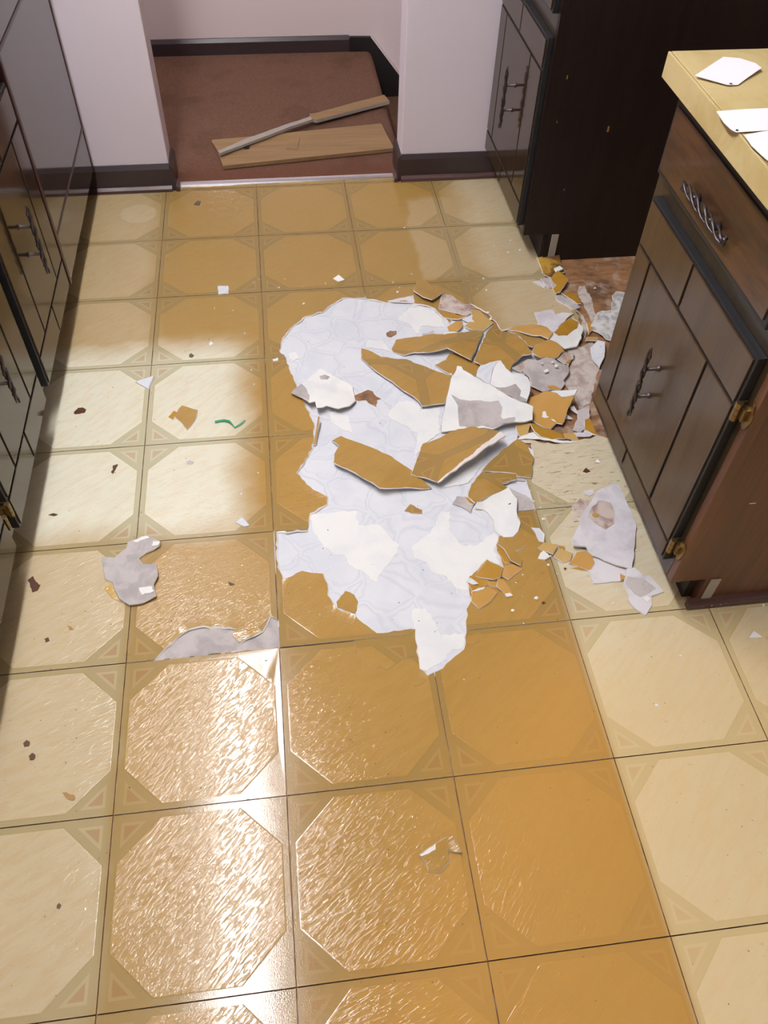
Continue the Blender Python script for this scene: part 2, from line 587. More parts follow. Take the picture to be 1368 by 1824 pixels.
# stair hall behind the opening: landing with carpet, lower tread, walls
HY = 3.56
bm = bmesh.new()
prof = [(-1.1, .004), (.806, .004)] + [(.806 + .03 * math.sin(a), -.026 + .03 * math.cos(a)) for a in [math.pi * k / 10 for k in range(1, 9)]] + [(.815, -.07), (.815, -.19), (-1.1, -.19)]
add_prism_xz(bm, prof, 2.482, HY)
structure('floor_landing', bm, CARPET)
bm = bmesh.new()
add_box(bm, .79, 1.12, 2.57, HY, -.40, -.19, .02)
structure('floor_lower_tread', bm, CARPET)
sbox('floor_lowest_tread', CARPET, 1.12, 1.5, 2.57, HY, -.6, -.39, bev=.02)
sbox('wall_hall_back', HALLP, -1.2, 1.6, HY, HY + .08, -.6, ZC)
sbox('wall_hall_right', HALLP, 1.5, 1.58, 2.57, HY, -.6, ZC)
bm = bmesh.new()
add_box(bm, -1.2, -1.1, 2.57, HY, 1.2 + 1.1, ZC)
add_box(bm, -1.2, -1.1, 2.57, HY, -.2, 1.2)
structure('wall_hall_left', bm, HALLP)
bm = bmesh.new()
add_prism_yz(bm, [(HY, 0.002), (HY - .016, .002), (HY - .016, .052), (HY - .008, .066), (HY, .066)], -1.1, .735)
structure('baseboard_hall', bm, BASEM)
bm = bmesh.new()
add_prism_xz(bm, [(.735, .002), (.735, .062), (.829, .06), (1.3, -.52), (1.3, -.6), (.80, -.6), (.80, .002)], HY - .018, HY)
structure('trim_1', bm, SKIRT)
bm = bmesh.new()
add_prism_xz(bm, [(.829, .06), (.832, .066), (1.304, -.515), (1.3, -.52)], HY - .02, HY)
structure('trim_2', bm, HALLP)


def baseboard(name, x0, x1, y, sgn_wrap):
    """board with a small shoe moulding; wraps round the opening's jamb"""
    bm = bmesh.new()
    t = .013
    add_prism_yz(bm, [(y, -.003), (y - t, -.003), (y - t, .074), (y - t * .4, .088), (y, .088)], x0, x1)
    bs = obj(name, bm, BASEM)
    tag(bs, kind='structure')
    bm = bmesh.new()
    add_prism_yz(bm, [(y - t, .0005), (y - t - .013, .0005), (y - t - .012, .010), (y - t - .004, .018), (y - t, .018)], x0, x1)
    obj('shoe_moulding', bm, SHOEM, bs)
    xj = x1 if sgn_wrap > 0 else x0
    s = sgn_wrap
    bm = bmesh.new()
    add_prism_xz(bm, [(xj, -.003), (xj + s * t, -.003), (xj + s * t, .074), (xj + s * t * .4, .088), (xj, .088)], y - t, y + .11)
    obj('jamb_board', bm, BASEM, bs)
    bm = bmesh.new()
    add_prism_xz(bm, [(xj + s * t, .0005), (xj + s * (t + .012), .0005), (xj + s * (t + .011), .010), (xj + s * (t + .003), .018), (xj + s * t, .018)], y - t - .012, y + .03)
    obj('shoe_moulding', bm, SHOEM, bs)
    return bs


baseboard('baseboard_left', -.30, OX0, YB, 1)
baseboard('baseboard_right', OX1, 1.17, YB, -1)

# threshold strip
bm = bmesh.new()
add_prism_yz(bm, [(2.462, .0), (2.464, .004), (2.472, .0065), (2.482, .007), (2.488, .002), (2.488, 0)], .047, .784)
tag(obj('threshold_strip', bm, ALU, None, centre=True), 'bright metal threshold strip between carpet and tiles in the opening', 'threshold')

# ------------------------------------------------------------------ the torn hole and the tiles
BAYX0, BAYX1 = 1.21, 1.95


def jagged(pts, step=.012, amp=.0022, seed=1):
    rnd = random.Random(seed)
    out = []
    n = len(pts)
    for i in range(n):
        a, b = pts[i], pts[(i + 1) % n]
        L = math.hypot(b[0] - a[0], b[1] - a[1])
        k = max(1, int(L / step))
        nx, ny = (-(b[1] - a[1]) / (L + 1e-9), (b[0] - a[0]) / (L + 1e-9))
        for j in range(k):
            t = j / k
            e = 0 if j == 0 else rnd.uniform(-amp, amp)
            out.append(tuple(a[q] + (b[q] - a[q]) * t + (nx, ny)[q] * e if q < 2 else a[q] + (b[q] - a[q]) * t for q in range(len(a))))
    return out


def inside(poly, x, y):
    r = False
    n = len(poly)
    j = n - 1
    for i in range(n):
        xi, yi = poly[i][0], poly[i][1]
        xj, yj = poly[j][0], poly[j][1]
        if (yi > y) != (yj > y) and x < (xj - xi) * (y - yi) / (yj - yi) + xi: r = not r
        j = i
    return r


def fl(pts, z=0.0):
    return [tuple(onz(p[0], p[1], z)[:2]) for p in pts]


holeA = fl(PX((503, 602), (520, 582), (545, 563), (575, 556), (590, 543), (610, 531), (650, 531), (682, 537), (737, 540), (775, 549), (790, 565),
              (800, 575), (812, 556), (838, 541), (872, 560), (893, 588), (904, 586), (958, 577), (985, 592), (1005, 600), (1031, 567), (1025, 550),
              (991, 531), (987, 517), (968, 490), (957, 459)))
holeA += [(1.19, 1.95), (1.95, 1.95), (1.95, 1.15), (1.22, 1.10)]
holeA += fl(PX((1064, 777), (1029, 786), (985, 792), (921, 781), (947, 789), (950, 813), (947, 847), (936, 850), (952, 907), (921, 912), (927, 932),
               (913, 957), (889, 955), (884, 972), (886, 985), (898, 1012), (866, 998), (852, 1015), (833, 1036), (840, 1068), (831, 1086), (831, 1117),
               (827, 1156), (789, 1191), (761, 1205), (747, 1191), (740, 1142), (733, 1121), (671, 1128), (631, 1096), (597, 1082), (583, 1060),
               (583, 1040), (575, 1022), (538, 1017), (520, 1027), (504, 1033), (494, 1012), (492, 949), (548, 945), (552, 914), (582, 898), (583, 886),
               (557, 872), (527, 843), (549, 813), (559, 787), (559, 755), (543, 720), (527, 685), (516, 661), (509, 638), (497, 625)))
holeA = jagged(holeA, .011, .0028, 3)
holeB = jagged(fl(c3((388, 875), (500, 770), (600, 690), (660, 672), (780, 668), (890, 690), (868, 715), (915, 770), (1050, 700), (1105, 600), (1152, 640), (1156, 797))), .012, .002, 5)
HOLES = [holeA, holeB]
DZ = .0026            # tile thickness


def cdt_faces(verts, edges):
    r = delaunay_2d_cdt([Vector(v) for v in verts], edges, [], 0, 1e-6)
    return r[0], r[2]


def poly_dist(poly, x, y):
    best = 9
    n = len(poly)
    for i in range(n):
        ax, ay = poly[i][0], poly[i][1]
        bx, by = poly[(i + 1) % n][0], poly[(i + 1) % n][1]
        dx, dy = bx - ax, by - ay
        t = max(0, min(1, ((x - ax) * dx + (y - ay) * dy) / (dx * dx + dy * dy + 1e-12)))
        best = min(best, math.hypot(x - ax - dx * t, y - ay - dy * t))
    return best


def extrude_sheet(bm, V2, F, ztop, thick, uvf, m_top=0, m_side=1, m_bot=1, slant=None):
    uv = bm.loops.layers.uv.new('print')
    top = [bm.verts.new((x, y, ztop(x, y))) for x, y in V2]
    bot = [bm.verts.new((x, y, ztop(x, y) - thick)) for x, y in V2]
    cnt = {}
    rim = {}
    for f in F:
        for i in range(3):
            e = (f[i], f[(i + 1) % 3])
            cnt[tuple(sorted(e))] = cnt.get(tuple(sorted(e)), 0) + 1
    fs = []
    outw = {}
    for f in F:
        for i in range(3):
            e = (f[i], f[(i + 1) % 3])
            if cnt[tuple(sorted(e))] == 1:
                dx, dy = V2[e[1]][0] - V2[e[0]][0], V2[e[1]][1] - V2[e[0]][1]
                L = math.hypot(dx, dy) + 1e-9
                for k in e:
                    o = outw.setdefault(k, [0, 0])
                    o[0] += dy / L
                    o[1] -= dx / L

    def foot(k):
        c = bot[k].co.copy()
        if slant and k in outw:
            w = slant(*V2[k])
            if w > 0:
                o = outw[k]
                L = math.hypot(*o) + 1e-6
                h = abs(math.sin(V2[k][0] * 913 + V2[k][1] * 577))
                c.x += o[0] / L * w * (.35 + 1.2 * h)
                c.y += o[1] / L * w * (.35 + 1.2 * h)
        return c
    for f in F:
        a = bm.faces.new([top[i] for i in f])
        a.material_index = m_top
        a.smooth = True
        b = bm.faces.new([bot[i] for i in f][::-1])
        b.material_index = m_bot
        fs += [a, b]
        for i in range(3):
            e = (f[i], f[(i + 1) % 3])
            if cnt[tuple(sorted(e))] == 1:          # walls get vertices of their own, so the top stays flat-shaded to its rim
                for k in e:
                    if k not in rim: rim[k] = (bm.verts.new(top[k].co), bm.verts.new(foot(k)))
                q = bm.faces.new((rim[e[1]][0], rim[e[0]][0], rim[e[0]][1], rim[e[1]][1]))
                q.material_index = m_side
                fs.append(q)
    for f in fs:
        for l in f.loops:
            l[uv].uv = uvf(l.vert.co.x, l.vert.co.y)
    for v in [v for v in bm.verts if not v.link_faces]: bm.verts.remove(v)


def make_tile(x0, x1, y0, y1):
    g = .0010
    x0, x1, y0, y1 = x0 + g, x1 - g, y0 + g, y1 - g
    cut = []
    for h in HOLES:
        xs = [p[0] for p in h]; ys = [p[1] for p in h]
        if min(xs) < x1 and max(xs) > x0 and min(ys) < y1 and max(ys) > y0: cut.append(h)
    verts = [(x0, y0), (x1, y0), (x1, y1), (x0, y1)]
    edges = [(0, 1), (1, 2), (2, 3), (3, 0)]
    cut = [h for h in cut if any(x0 < p[0] < x1 and y0 < p[1] < y1 for p in h) or inside(h, (x0 + x1) / 2, (y0 + y1) / 2)]
    bm = bmesh.new()
    if cut:
        for h in cut:
            b = len(verts)
            verts += [(p[0], p[1]) for p in h]
            edges += [(b + i, b + (i + 1) % len(h)) for i in range(len(h))]
        k = 16
        for i in range(1, k):
            for j in range(1, k):
                p = (x0 + (x1 - x0) * i / k + random.uniform(-.003, .003), y0 + (y1 - y0) * j / k + random.uniform(-.003, .003))
                verts.append(p)
        V, F = cdt_faces(verts, edges)
        keep = []
        for f in F:
            cx = sum(V[i].x for i in f) / 3
            cy = sum(V[i].y for i in f) / 3
            if x0 < cx < x1 and y0 < cy < y1 and not any(inside(h, cx, cy) for h in cut): keep.append(f)
        if not keep:
            bm.free()
            return
        cache = {}

        def zt(x, y):
            key = (round(x, 5), round(y, 5))
            if key not in cache:
                d = min(poly_dist(h, x, y) for h in cut)
                n = max(0.0, mnoise.noise(Vector((x * 38, y * 38, 2.0))) + .25)
                cache[key] = .0045 * n * max(0, 1 - d / .016) ** 1.5
            return cache[key]
        extrude_sheet(bm, [(v.x, v.y) for v in V], keep, zt, DZ, lambda x, y: (x / T, y / T), slant=lambda x, y: .0022 if x0 + 1e-4 < x < x1 - 1e-4 and y0 + 1e-4 < y < y1 - 1e-4 else 0)
    else:
        extrude_sheet(bm, verts, [(0, 1, 2), (0, 2, 3)], lambda x, y: 0.0, DZ, lambda x, y: (x / T, y / T))
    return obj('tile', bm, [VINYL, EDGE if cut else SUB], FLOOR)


for j in range(-7, 8):
    for i in range(-1, 6):
        make_tile(i * T, (i + 1) * T, j * T, (j + 1) * T)
for i in range(0, 3):
    make_tile(max(i * T, .03), min((i + 1) * T, .80), 8 * T, 2.470)


def flat_piece(name, pts, z, thick, mats, parent, step=.012, amp=.002, seed=1, jag=True):
    p = jagged(pts, step, amp, seed) if jag else pts
    V, F = cdt_faces([(q[0], q[1]) for q in p], [(i, (i + 1) % len(p)) for i in range(len(p))])
    keep = [f for f in F if inside(p, sum(V[i].x for i in f) / 3, sum(V[i].y for i in f) / 3)]
    bm = bmesh.new()
    extrude_sheet(bm, [(v.x, v.y) for v in V], keep, lambda x, y: z, thick, lambda x, y: (x / T, y / T))
    return obj(name, bm, mats, parent)


# white felt left on the floor inside the hole (only over its left part), and layers on it
wf = fl(PX((495, 600), (520, 574), (545, 556), (575, 548), (590, 538), (610, 525), (650, 525), (737, 534), (780, 544), (805, 566), (850, 552), (900, 600), (960, 590), (985, 610),
           (960, 645), (935, 665), (930, 720), (920, 784), (950, 800), (952, 850), (958, 908), (925, 920), (932, 935), (915, 965), (900, 1020), (860, 1022), (842, 1040), (846, 1070), (836, 1120),
           (832, 1160), (790, 1198), (758, 1210), (740, 1195), (732, 1130), (671, 1134), (625, 1104), (590, 1088), (560, 1060), (535, 1026), (500, 1040), (488, 1012), (487, 944), (542, 940), (546, 912),
           (575, 895), (550, 874), (520, 843), (542, 810), (552, 785), (552, 757), (536, 722), (520, 685), (510, 661), (503, 640), (490, 625)))
obj_bs = flat_piece('backing_felt', wf, -.0029, .001, [WHITEFELT, EDGE], FLOOR, .02, .002)
flat_piece('backing_felt', fl(c3((380, 880), (500, 762), (600, 684), (660, 664), (780, 660), (900, 684), (1000, 690), (1100, 596), (1156, 630), (1158, 799))), -.0027, .001, [GREYFELT, EDGE], FLOOR, .02, .001)
layers = [
    c1((205, 220), (330, 205), (440, 195), (450, 270), (560, 265), (600, 320), (660, 370), (650, 410), (600, 470), (560, 520), (545, 560), (515, 545), (480, 510), (400, 470), (380, 420), (330, 420), (270, 370), (225, 310)),
    c1((820, 310), (770, 340), (722, 385), (735, 435), (800, 460), (830, 510), (900, 530), (950, 590), (1000, 600), (1060, 500), (1100, 450), (1170, 470), (1140, 400), (1160, 335), (1140, 305), (1060, 370), (980, 370), (910, 290), (920, 200), (870, 200)),
    c1((725, 700), (790, 690), (840, 760), (870, 830), (985, 820), (985, 890), (930, 900), (880, 960), (800, 1010), (765, 1000), (745, 880)),
    c7((370, 860), (480, 890), (510, 1000), (440, 970), (370, 920)),
    c7((780, 300), (850, 230), (960, 230), (1040, 280), (1065, 350), (1000, 345), (930, 340), (900, 390), (850, 330)),
    c7((720, 880), (790, 800), (880, 800), (920, 840), (900, 1000), (830, 950), (740, 910)),
    c7((600, 430), (690, 430), (740, 500), (680, 480), (590, 470)),
    c7((110, 510), (160, 500), (175, 540), (140, 560)),
    c7((890, 850), (1040, 840), (1030, 1000), (940, 1060), (880, 1160), (900, 1010)),
    c7((1250, 1090), (1320, 1100), (1290, 1200), (1210, 1300), (1060, 1330), (1180, 1190)),
]
for k, L in enumerate(layers):
    flat_piece('paper_layer', fl(L), -.0020 + .0001 * k, .0008, [LAYERFELT, EDGE], FLOOR, .008, .0028, 20 + k)
flat_piece('paper_layer', fl(c1((60, 330), (180, 340), (330, 470), (270, 520), (165, 505), (70, 548), (40, 490))), -.0022, .0006, [WHITEFELT, EDGE], FLOOR, .01, .003, 41)
for k, L in enumerate([c7((710, 385), (735, 370), (775, 372), (772, 395), (740, 412), (715, 405)),
                       c7((520, 765), (540, 755), (600, 730), (630, 740), (650, 770), (680, 785), (655, 795), (652, 835), (620, 820), (590, 795), (525, 795))]):
    flat_piece('bare_spot', fl(L), -.0016, .0009, [m_sub() if k == 0 else bpy.data.materials['bare_water_stained_subfloor.001'], EDGE], FLOOR, .008, .002, 50 + k)
# bits of tile that stayed glued inside the hole
for k, L in enumerate([c1((340, 660), (385, 605), (430, 625), (450, 660), (435, 718), (345, 690)), c1((685, 200), (715, 165), (775, 195), (775, 212), (720, 210))]):
    flat_piece('tile_remnant', fl(L), -.0002, .0022, [GOLD, EDGE], FLOOR, .008, .002, 60 + k)
# glue smears on the bare wood of the appliance bay
smears = [
    cD((640, 560), (720, 360), (780, 240), (900, 180), (960, 150), (1000, 260), (1075, 370), (1010, 640), (950, 820), (830, 880), (760, 700), (690, 620)),
    cB((1170, 480), (1240, 480), (1340, 680), (1380, 830), (1330, 930), (1250, 760), (1150, 540)),
    cB((1000, 1180), (1130, 1150), (1180, 1230), (1330, 1150), (1380, 1300), (1200, 1368), (1050, 1300)),
    cB((1130, 740), (1230, 860), (1290, 1010), (1230, 1130), (1180, 1000), (1220, 900)),
]
for k, L in enumerate(smears):
    flat_piece('glue_smear', fl(L, -.004), -.0034 + .0003 * k, .0012, [SMEAR, SMEAR], FLOOR, .01, .003, 70 + k)


# ------------------------------------------------------------------ loose shards
SURF = {}


def sheet(name, pts, mat, label=None, cat=None, z=0.001, thick=.0024, parent=None, wave=.0012, step=.012, amp=.0016, under=None, edge=None, anchor=None, ang=None, grid=.014, seed=None, group=None):
    """an irregular piece of torn flooring: outline (u,v[,height]) on the floor, real thickness, curl and torn edges"""
    sd = seed if seed is not None else int(pts[0][0] * 7 + pts[0][1] * 13)
    rnd = random.Random(sd)
    W = []
    for p in pts:
        h = p[2] if len(p) > 2 else z
        q = onz(p[0], p[1], h)
        W.append((q.x, q.y, h))
    ctrl = W
    P = jagged(W, step, amp, sd)
    xs = [p[0] for p in P]; ys = [p[1] for p in P]
    verts = [(p[0], p[1]) for p in P]
    edges = [(i, (i + 1) % len(P)) for i in range(len(P))]
    gx = min(xs) + grid / 2
    while gx < max(xs):
        gy = min(ys) + grid / 2
        while gy < max(ys):
            q = (gx + rnd.uniform(-.3, .3) * grid, gy + rnd.uniform(-.3, .3) * grid)
            if inside(P, *q) and poly_dist(P, *q) > grid * .35: verts.append(q)
            gy += grid
        gx += grid
    V, F = cdt_faces(verts, edges)
    keep = [f for f in F if inside(P, sum(V[i].x for i in f) / 3, sum(V[i].y for i in f) / 3)]
    cache = {}
    zmin = min(c[2] for c in ctrl)

    def zt(x, y):
        key = (round(x, 6), round(y, 6))
        if key not in cache:
            sw = sz = 0
            for c in ctrl:
                w = 1 / ((x - c[0]) ** 2 + (y - c[1]) ** 2 + 2e-5) ** 1.3
                sw += w
                sz += w * c[2]
            n = mnoise.noise(Vector((x * 30 + sd, y * 30, sd * .37)))
            cache[key] = max(zmin, sz / sw + wave * n)
        return cache[key]
    if parent is not None and parent.name in SURF:      # a layer follows the surface of the piece it is part of
        base_zt = SURF[parent.name]
        rise = min(thick, .0012) + (.0016 if name == 'orange_fleck' else .0002)
        zt = lambda x, y: base_zt(x, y) + rise
    cx, cy = sum(xs) / len(xs), sum(ys) / len(ys)
    if anchor is not None:
        a = onz(anchor[0], anchor[1], z)
        a = (a.x, a.y)
        th = ang or 0
        base = (0.0, 0.0)
    else:
        a = (cx, cy)
        th = ang if ang is not None else rnd.uniform(-.8, .8)
        base = (.5, .5)
    ct, sn = math.cos(th), math.sin(th)

    def uvf(x, y):
        dx, dy = x - a[0], y - a[1]
        return (base[0] + (dx * ct + dy * sn) / T, base[1] + (-dx * sn + dy * ct) / T)
    bm = bmesh.new()
    extrude_sheet(bm, [(v.x, v.y) for v in V], keep, zt, thick, uvf, 0, 1, 2, slant=(lambda x, y: .0010) if thick > .0015 and thick < .005 else None)
    o = obj(name, bm, [mat, edge or EDGE, under or UNDER], parent, centre=parent is None)
    if parent is None:
        tag(o, label, cat or 'flooring shard', group)
        SURF[o.name] = zt
    return o


S = sheet
# gold pieces by the hole
S('vinyl_shard', cA((175, 855, .002), (410, 820, .002), (760, 790, .003), (1010, 765, .006), (1110, 745, .006), (1240, 745, .008), (1165, 920, .012), (1090, 1100, .016), (950, 1030, .016), (880, 990, .018), (800, 955, .02), (690, 985, .018), (560, 1010, .012), (400, 1005, .008), (275, 1040, .003), (140, 1000, .001), (120, 965, .001)),
  GOLD, 'long gold vinyl strip with a curled lower edge across the top of the white patch', anchor=(861, 590), ang=.42)
S('vinyl_shard', PX((867, 591, .009), (879, 577, .006), (894, 590, .006), (905, 592, .008), (921, 596, .016), (938, 613, .022), (948, 629, .022), (932, 632, .02), (913, 649, .016), (908, 660, .012), (880, 655, .012), (859, 651, .014), (845, 643, .014)),
  GOLD, 'wide gold vinyl piece with cracks right of the long gold strip', anchor=(861, 590), ang=.42)
S('vinyl_shard', cB((300, 1000, .006), (450, 955, .01), (690, 950, .02), (780, 975, .03), (850, 1045, .036), (800, 1115, .028), (560, 1060, .014)), ORANGE,
  'light orange vinyl flap pointing right beneath the lavender felt piece')
S('vinyl_shard', cB((300, 1022, .001), (560, 1082, .005), (795, 1140, .013), (730, 1155, .021), (660, 1180, .02), (610, 1218, .018), (550, 1195, .016), (460, 1095, .012), (400, 1055, .008)), GOLD,
  'dark gold wedge of vinyl, shaded part of the light orange flap')  # one fold: lit part coloured light orange, shaded part dark gold
S('vinyl_shard', cB((800, 1122, .024), (900, 1160, .022), (990, 1260, .018), (880, 1355, .014), (700, 1345, .016), (600, 1285, .018), (620, 1225, .020), (670, 1185, .022), (730, 1158, .024)), ORANGE,
  'orange vinyl piece with a pointed right end above the big grey felt piece')
S('vinyl_shard', c7((560, 480, .001), (600, 490, .001), (680, 532, .001), (780, 545, .001), (835, 548, .002), (1000, 612, .005), (1110, 650, .006), (1100, 740, .008), (1065, 815, .009), (930, 830, .010), (900, 790, .010), (770, 700, .009), (640, 610, .007), (560, 540, .004)), GOLD,
  'large gold tongue of vinyl with a tile seam left of the big white shard', anchor=(742, 642), ang=-.02)
S('vinyl_shard', PX((775, 650), (794, 641), (801, 630), (812, 629), (839, 643), (857, 651), (848, 668), (830, 672), (808, 668), (790, 660)), GOLD,
  'shaded gold vinyl scrap under the curled edge of the long gold strip', z=.002)
S('vinyl_shard', cA((1090, 480), (1200, 500), (1280, 580), (1360, 650), (1240, 738), (1110, 740), (1010, 690), (1100, 600)), TAN,
  'thin tan vinyl flake above the end of the long gold strip', z=.004)
S('vinyl_shard', cA((390, 255, .010), (430, 140, .002), (510, 130, .001), (600, 190, .001), (640, 250, .003), (755, 275, .010), (680, 320, .014), (610, 365, .016), (500, 330, .014)), GOLD,
  'gold vinyl chip with broken lower rim above the right arm of the white patch')
S('felt_scrap', cA((700, 440, .004), (740, 300, .012), (850, 310, .012), (1000, 420, .010), (1075, 425, .008), (1080, 530, .004), (1040, 555, .003), (930, 535, .003), (700, 475, .003)), STAINFELT,
  'grey felt scrap with a brown smudge right above the white patch')
S('felt_scrap', cA((70, 380), (390, 315), (395, 410), (250, 405), (130, 400)), PALEFELT, 'flat lavender felt strip along the top rim of the white patch', z=.0015, thick=.0012)
S('vinyl_shard', cA((800, 700, .004), (920, 620, .012), (980, 630, .012), (985, 690, .008), (900, 760, .004), (820, 755, .003)), ORANGE, 'small orange vinyl chip at the right tip of the white patch')
S('felt_scrap', cA((500, 780, .003), (630, 740, .010), (650, 795, .003), (560, 805, .002)), GREYFELT, 'tiny grey felt triangle below the right arm of the white patch')
S('felt_scrap', cA((745, 775), (830, 760), (950, 770), (930, 790), (840, 800), (760, 795)), CREAMFELT, 'thin white felt sliver below the small orange chip', z=.004, thick=.0015)
S('vinyl_shard', cA((740, 575, .003), (860, 600, .004), (930, 605, .006), (1040, 560, .014), (900, 545, .004), (790, 530, .002)), OCHRE, 'narrow ochre vinyl sliver below the brown smudged felt scrap')
S('felt_scrap', cA((980, 605, .004), (1030, 575, .010), (1110, 548, .008), (1100, 600, .006), (1130, 640, .004), (1050, 645, .003)), PALEFELT, 'pale felt curl between tan flake and brown smudged scrap', thick=.0014)

# white and grey pieces piled in the middle
w1 = S('felt_shard', cC((260, 235, .055), (320, 240, .056), (340, 290, .052), (500, 400, .050), (700, 485, .046), (930, 630, .044), (1100, 720, .042), (1200, 745, .042), (1290, 790, .040), (1280, 970, .022), (1180, 995, .020), (900, 1020, .018), (740, 1105, .012), (600, 1080, .010), (480, 1100, .008), (250, 1115, .006), (50, 1135, .004), (60, 960, .016), (100, 800, .026), (150, 560, .040), (165, 480, .044), (185, 390, .048), (230, 330, .052)),
       CREAMFELT, 'biggest white shard leaning in the pile, with a grey torn band', thick=.003, wave=.003, edge=GREYFELT)
S('grey_layer', cC((175, 640, .0365), (300, 690, .0365), (500, 700, .0365), (640, 720, .035), (820, 715, .0375), (870, 800, .034), (850, 900, .028), (880, 940, .026), (1050, 930, .0265), (1040, 990, .022), (850, 1030, .019), (740, 1085, .0145), (600, 1040, .0135), (420, 1060, .012), (290, 1050, .012), (270, 880, .021), (270, 790, .027)),
  GREYFELT, parent=w1, thick=.0012, wave=.003, seed=51)
S('felt_shard', cC((575, 235, .030), (710, 190, .034), (820, 165, .034), (740, 280, .030), (720, 400, .026), (700, 480, .022), (640, 460, .02), (520, 380, .022), (540, 290, .026)), WHITEFELT,
  'small off-white shard standing behind the biggest white shard', thick=.003)
w3 = S('felt_shard', cC((822, 168, .050), (850, 165, .050), (920, 270, .054), (1010, 350, .052), (1130, 340, .050), (1220, 400, .046), (1250, 490, .040), (1235, 630, .034), (1200, 735, .028), (1100, 720, .030), (930, 630, .036), (850, 590, .038), (780, 520, .040), (710, 485, .040), (730, 380, .044), (760, 260, .048)),
       CREAMFELT, 'crumpled white shard with grey underside between biggest white shard and grey felt', thick=.003, wave=.004)
S('grey_layer', cC((780, 520, .0415), (920, 520, .043), (1050, 490, .0435), (1130, 560, .041), (1110, 640, .036), (1200, 690, .0325), (1190, 735, .031), (1100, 720, .0325), (930, 630, .0385), (850, 590, .040)), GREYFELT, parent=w3, thick=.0012, wave=.004, seed=91)
S('felt_shard', cD((200, 270, .018), (330, 290, .022), (420, 250, .024), (520, 265, .022), (640, 340, .018), (700, 345, .014), (710, 420, .012), (640, 530, .008), (660, 570, .006), (610, 640, .004), (460, 650, .006), (400, 665, .006), (250, 590, .010), (230, 480, .014), (150, 430, .016)), GREYFELT,
  'big smooth grey felt piece with white chips in the pile by the island', thick=.003)
S('felt_scrap', cD((20, 370, .012), (200, 270, .018), (190, 350, .008), (130, 430, .004)), STAINFELT, 'dark brown stained felt flap left of the big smooth grey felt')
for k, q in enumerate([cD((395, 410), (450, 390), (460, 415), (420, 432)), cD((540, 340), (575, 335), (575, 365), (545, 362)), cD((490, 298), (525, 300), (520, 315), (495, 310)), cD((365, 310), (395, 318), (385, 330))]):
    S('white_chip', q, CRUMB, ['white chip lying in the centre of the big grey felt', 'square white chip at the upper right of the big grey felt', 'small white chip at the upper rim of the big grey felt', 'white chip at the upper left of the big grey felt'][k], 'chip', z=[.021, .023, .026, .027][k], thick=.003, step=.004, amp=.0006)
v9 = S('vinyl_shard', cD((220, 740, .020), (290, 720, .022), (390, 670, .026), (480, 660, .030), (560, 665, .032), (660, 655, .034), (810, 640, .038), (770, 720, .034), (700, 860, .024), (625, 1060, .010), (555, 1045, .010), (490, 1115, .005), (400, 1100, .005), (260, 1020, .008), (270, 860, .014), (200, 790, .016)), ORANGE,
       'square orange vinyl piece with cracked corner and a white torn strip on top', anchor=(1032, 690), ang=.35)
S('white_layer', cD((480, 660, .0315), (600, 652, .034), (810, 638, .039), (780, 700, .0365), (690, 728, .033), (620, 735, .0315), (560, 692, .0315)), CREAMFELT, parent=v9, thick=.0012, seed=92)
S('crack_chip', cD((390, 900, .0195), (420, 895, .0195), (440, 950, .0165), (470, 965, .016), (420, 975, .0155), (380, 960, .0165)), CRUMB, parent=v9, thick=.0012, step=.004, amp=.001, seed=93)
S('crack_chip', cD((490, 990, .0145), (530, 995, .0145), (560, 1030, .013), (530, 1025, .0135)), CRUMB, parent=v9, thick=.0012, step=.004, amp=.001, seed=94)
S('vinyl_shard', cD((440, 600, .012), (520, 590, .012), (610, 635, .01), (590, 645, .01), (470, 640, .01)), ORANGE, 'small rounded orange sliver on the lower edge of the big grey felt', thick=.002)
S('vinyl_shard', cD((60, 1050, .008), (150, 1040, .012), (240, 1050, .012), (210, 1180, .004), (110, 1210, .003), (80, 1160, .004)), TAN, 'folded tan vinyl bit left of the yellow torn strip')
S('vinyl_shard', cD((240, 1050, .012), (300, 1060, .013), (390, 1110, .010), (500, 1130, .008), (640, 1190, .004), (660, 1240, .002), (500, 1250, .003), (370, 1215, .006), (290, 1150, .010)), OCHRE, 'yellow torn vinyl strip under the square orange piece')
S('felt_scrap', cD((60, 1265), (110, 1220), (180, 1180), (290, 1158), (370, 1222), (560, 1255), (830, 1285), (600, 1290), (350, 1245), (180, 1240)), CREAMFELT, 'long thin white felt strip lying in front of the yellow torn strip', z=.003, thick=.0015)
S('felt_scrap', cD((640, 1170), (780, 1165), (835, 1280), (660, 1235)), TAN, 'thin tan flake at the right end of the yellow torn strip', z=.001, thick=.0015)
S('vinyl_shard', cD((900, 1010, .012), (960, 985, .014), (1060, 1190, .006), (1040, 1200, .003), (930, 1140, .003), (900, 1130, .003)), OCHRE, 'ochre vinyl corner poking out beside the far corner of the island door')
S('felt_scrap', cD((770, 1165), (880, 1165), (900, 1130), (940, 1140), (1000, 1190), (960, 1215), (800, 1215)), PALEFELT, 'white felt scrap in front of the ochre corner by the island', z=.002, thick=.0014)
S('felt_shard', cD((970, 130, .008), (1060, 40, .016), (1150, 60, .016), (1140, 240, .010), (1080, 370, .006), (990, 260, .006)), WHITEFELT, 'grey white felt piece leaning against the far island corner', thick=.003)
S('felt_shard', cD((820, 890, .004), (950, 830, .006), (965, 960, .006), (900, 1110, .003), (850, 1160, .002), (750, 1130, .002), (820, 1000, .003)), GREYFELT, 'curved grey felt piece beside the island above the ochre corner')
S('felt_scrap', cD((720, 850, .012), (770, 840, .012), (825, 930, .004), (800, 935, .003), (730, 890, .006)), PALEFELT, 'bluish white felt curl right of the square orange piece', thick=.0014)
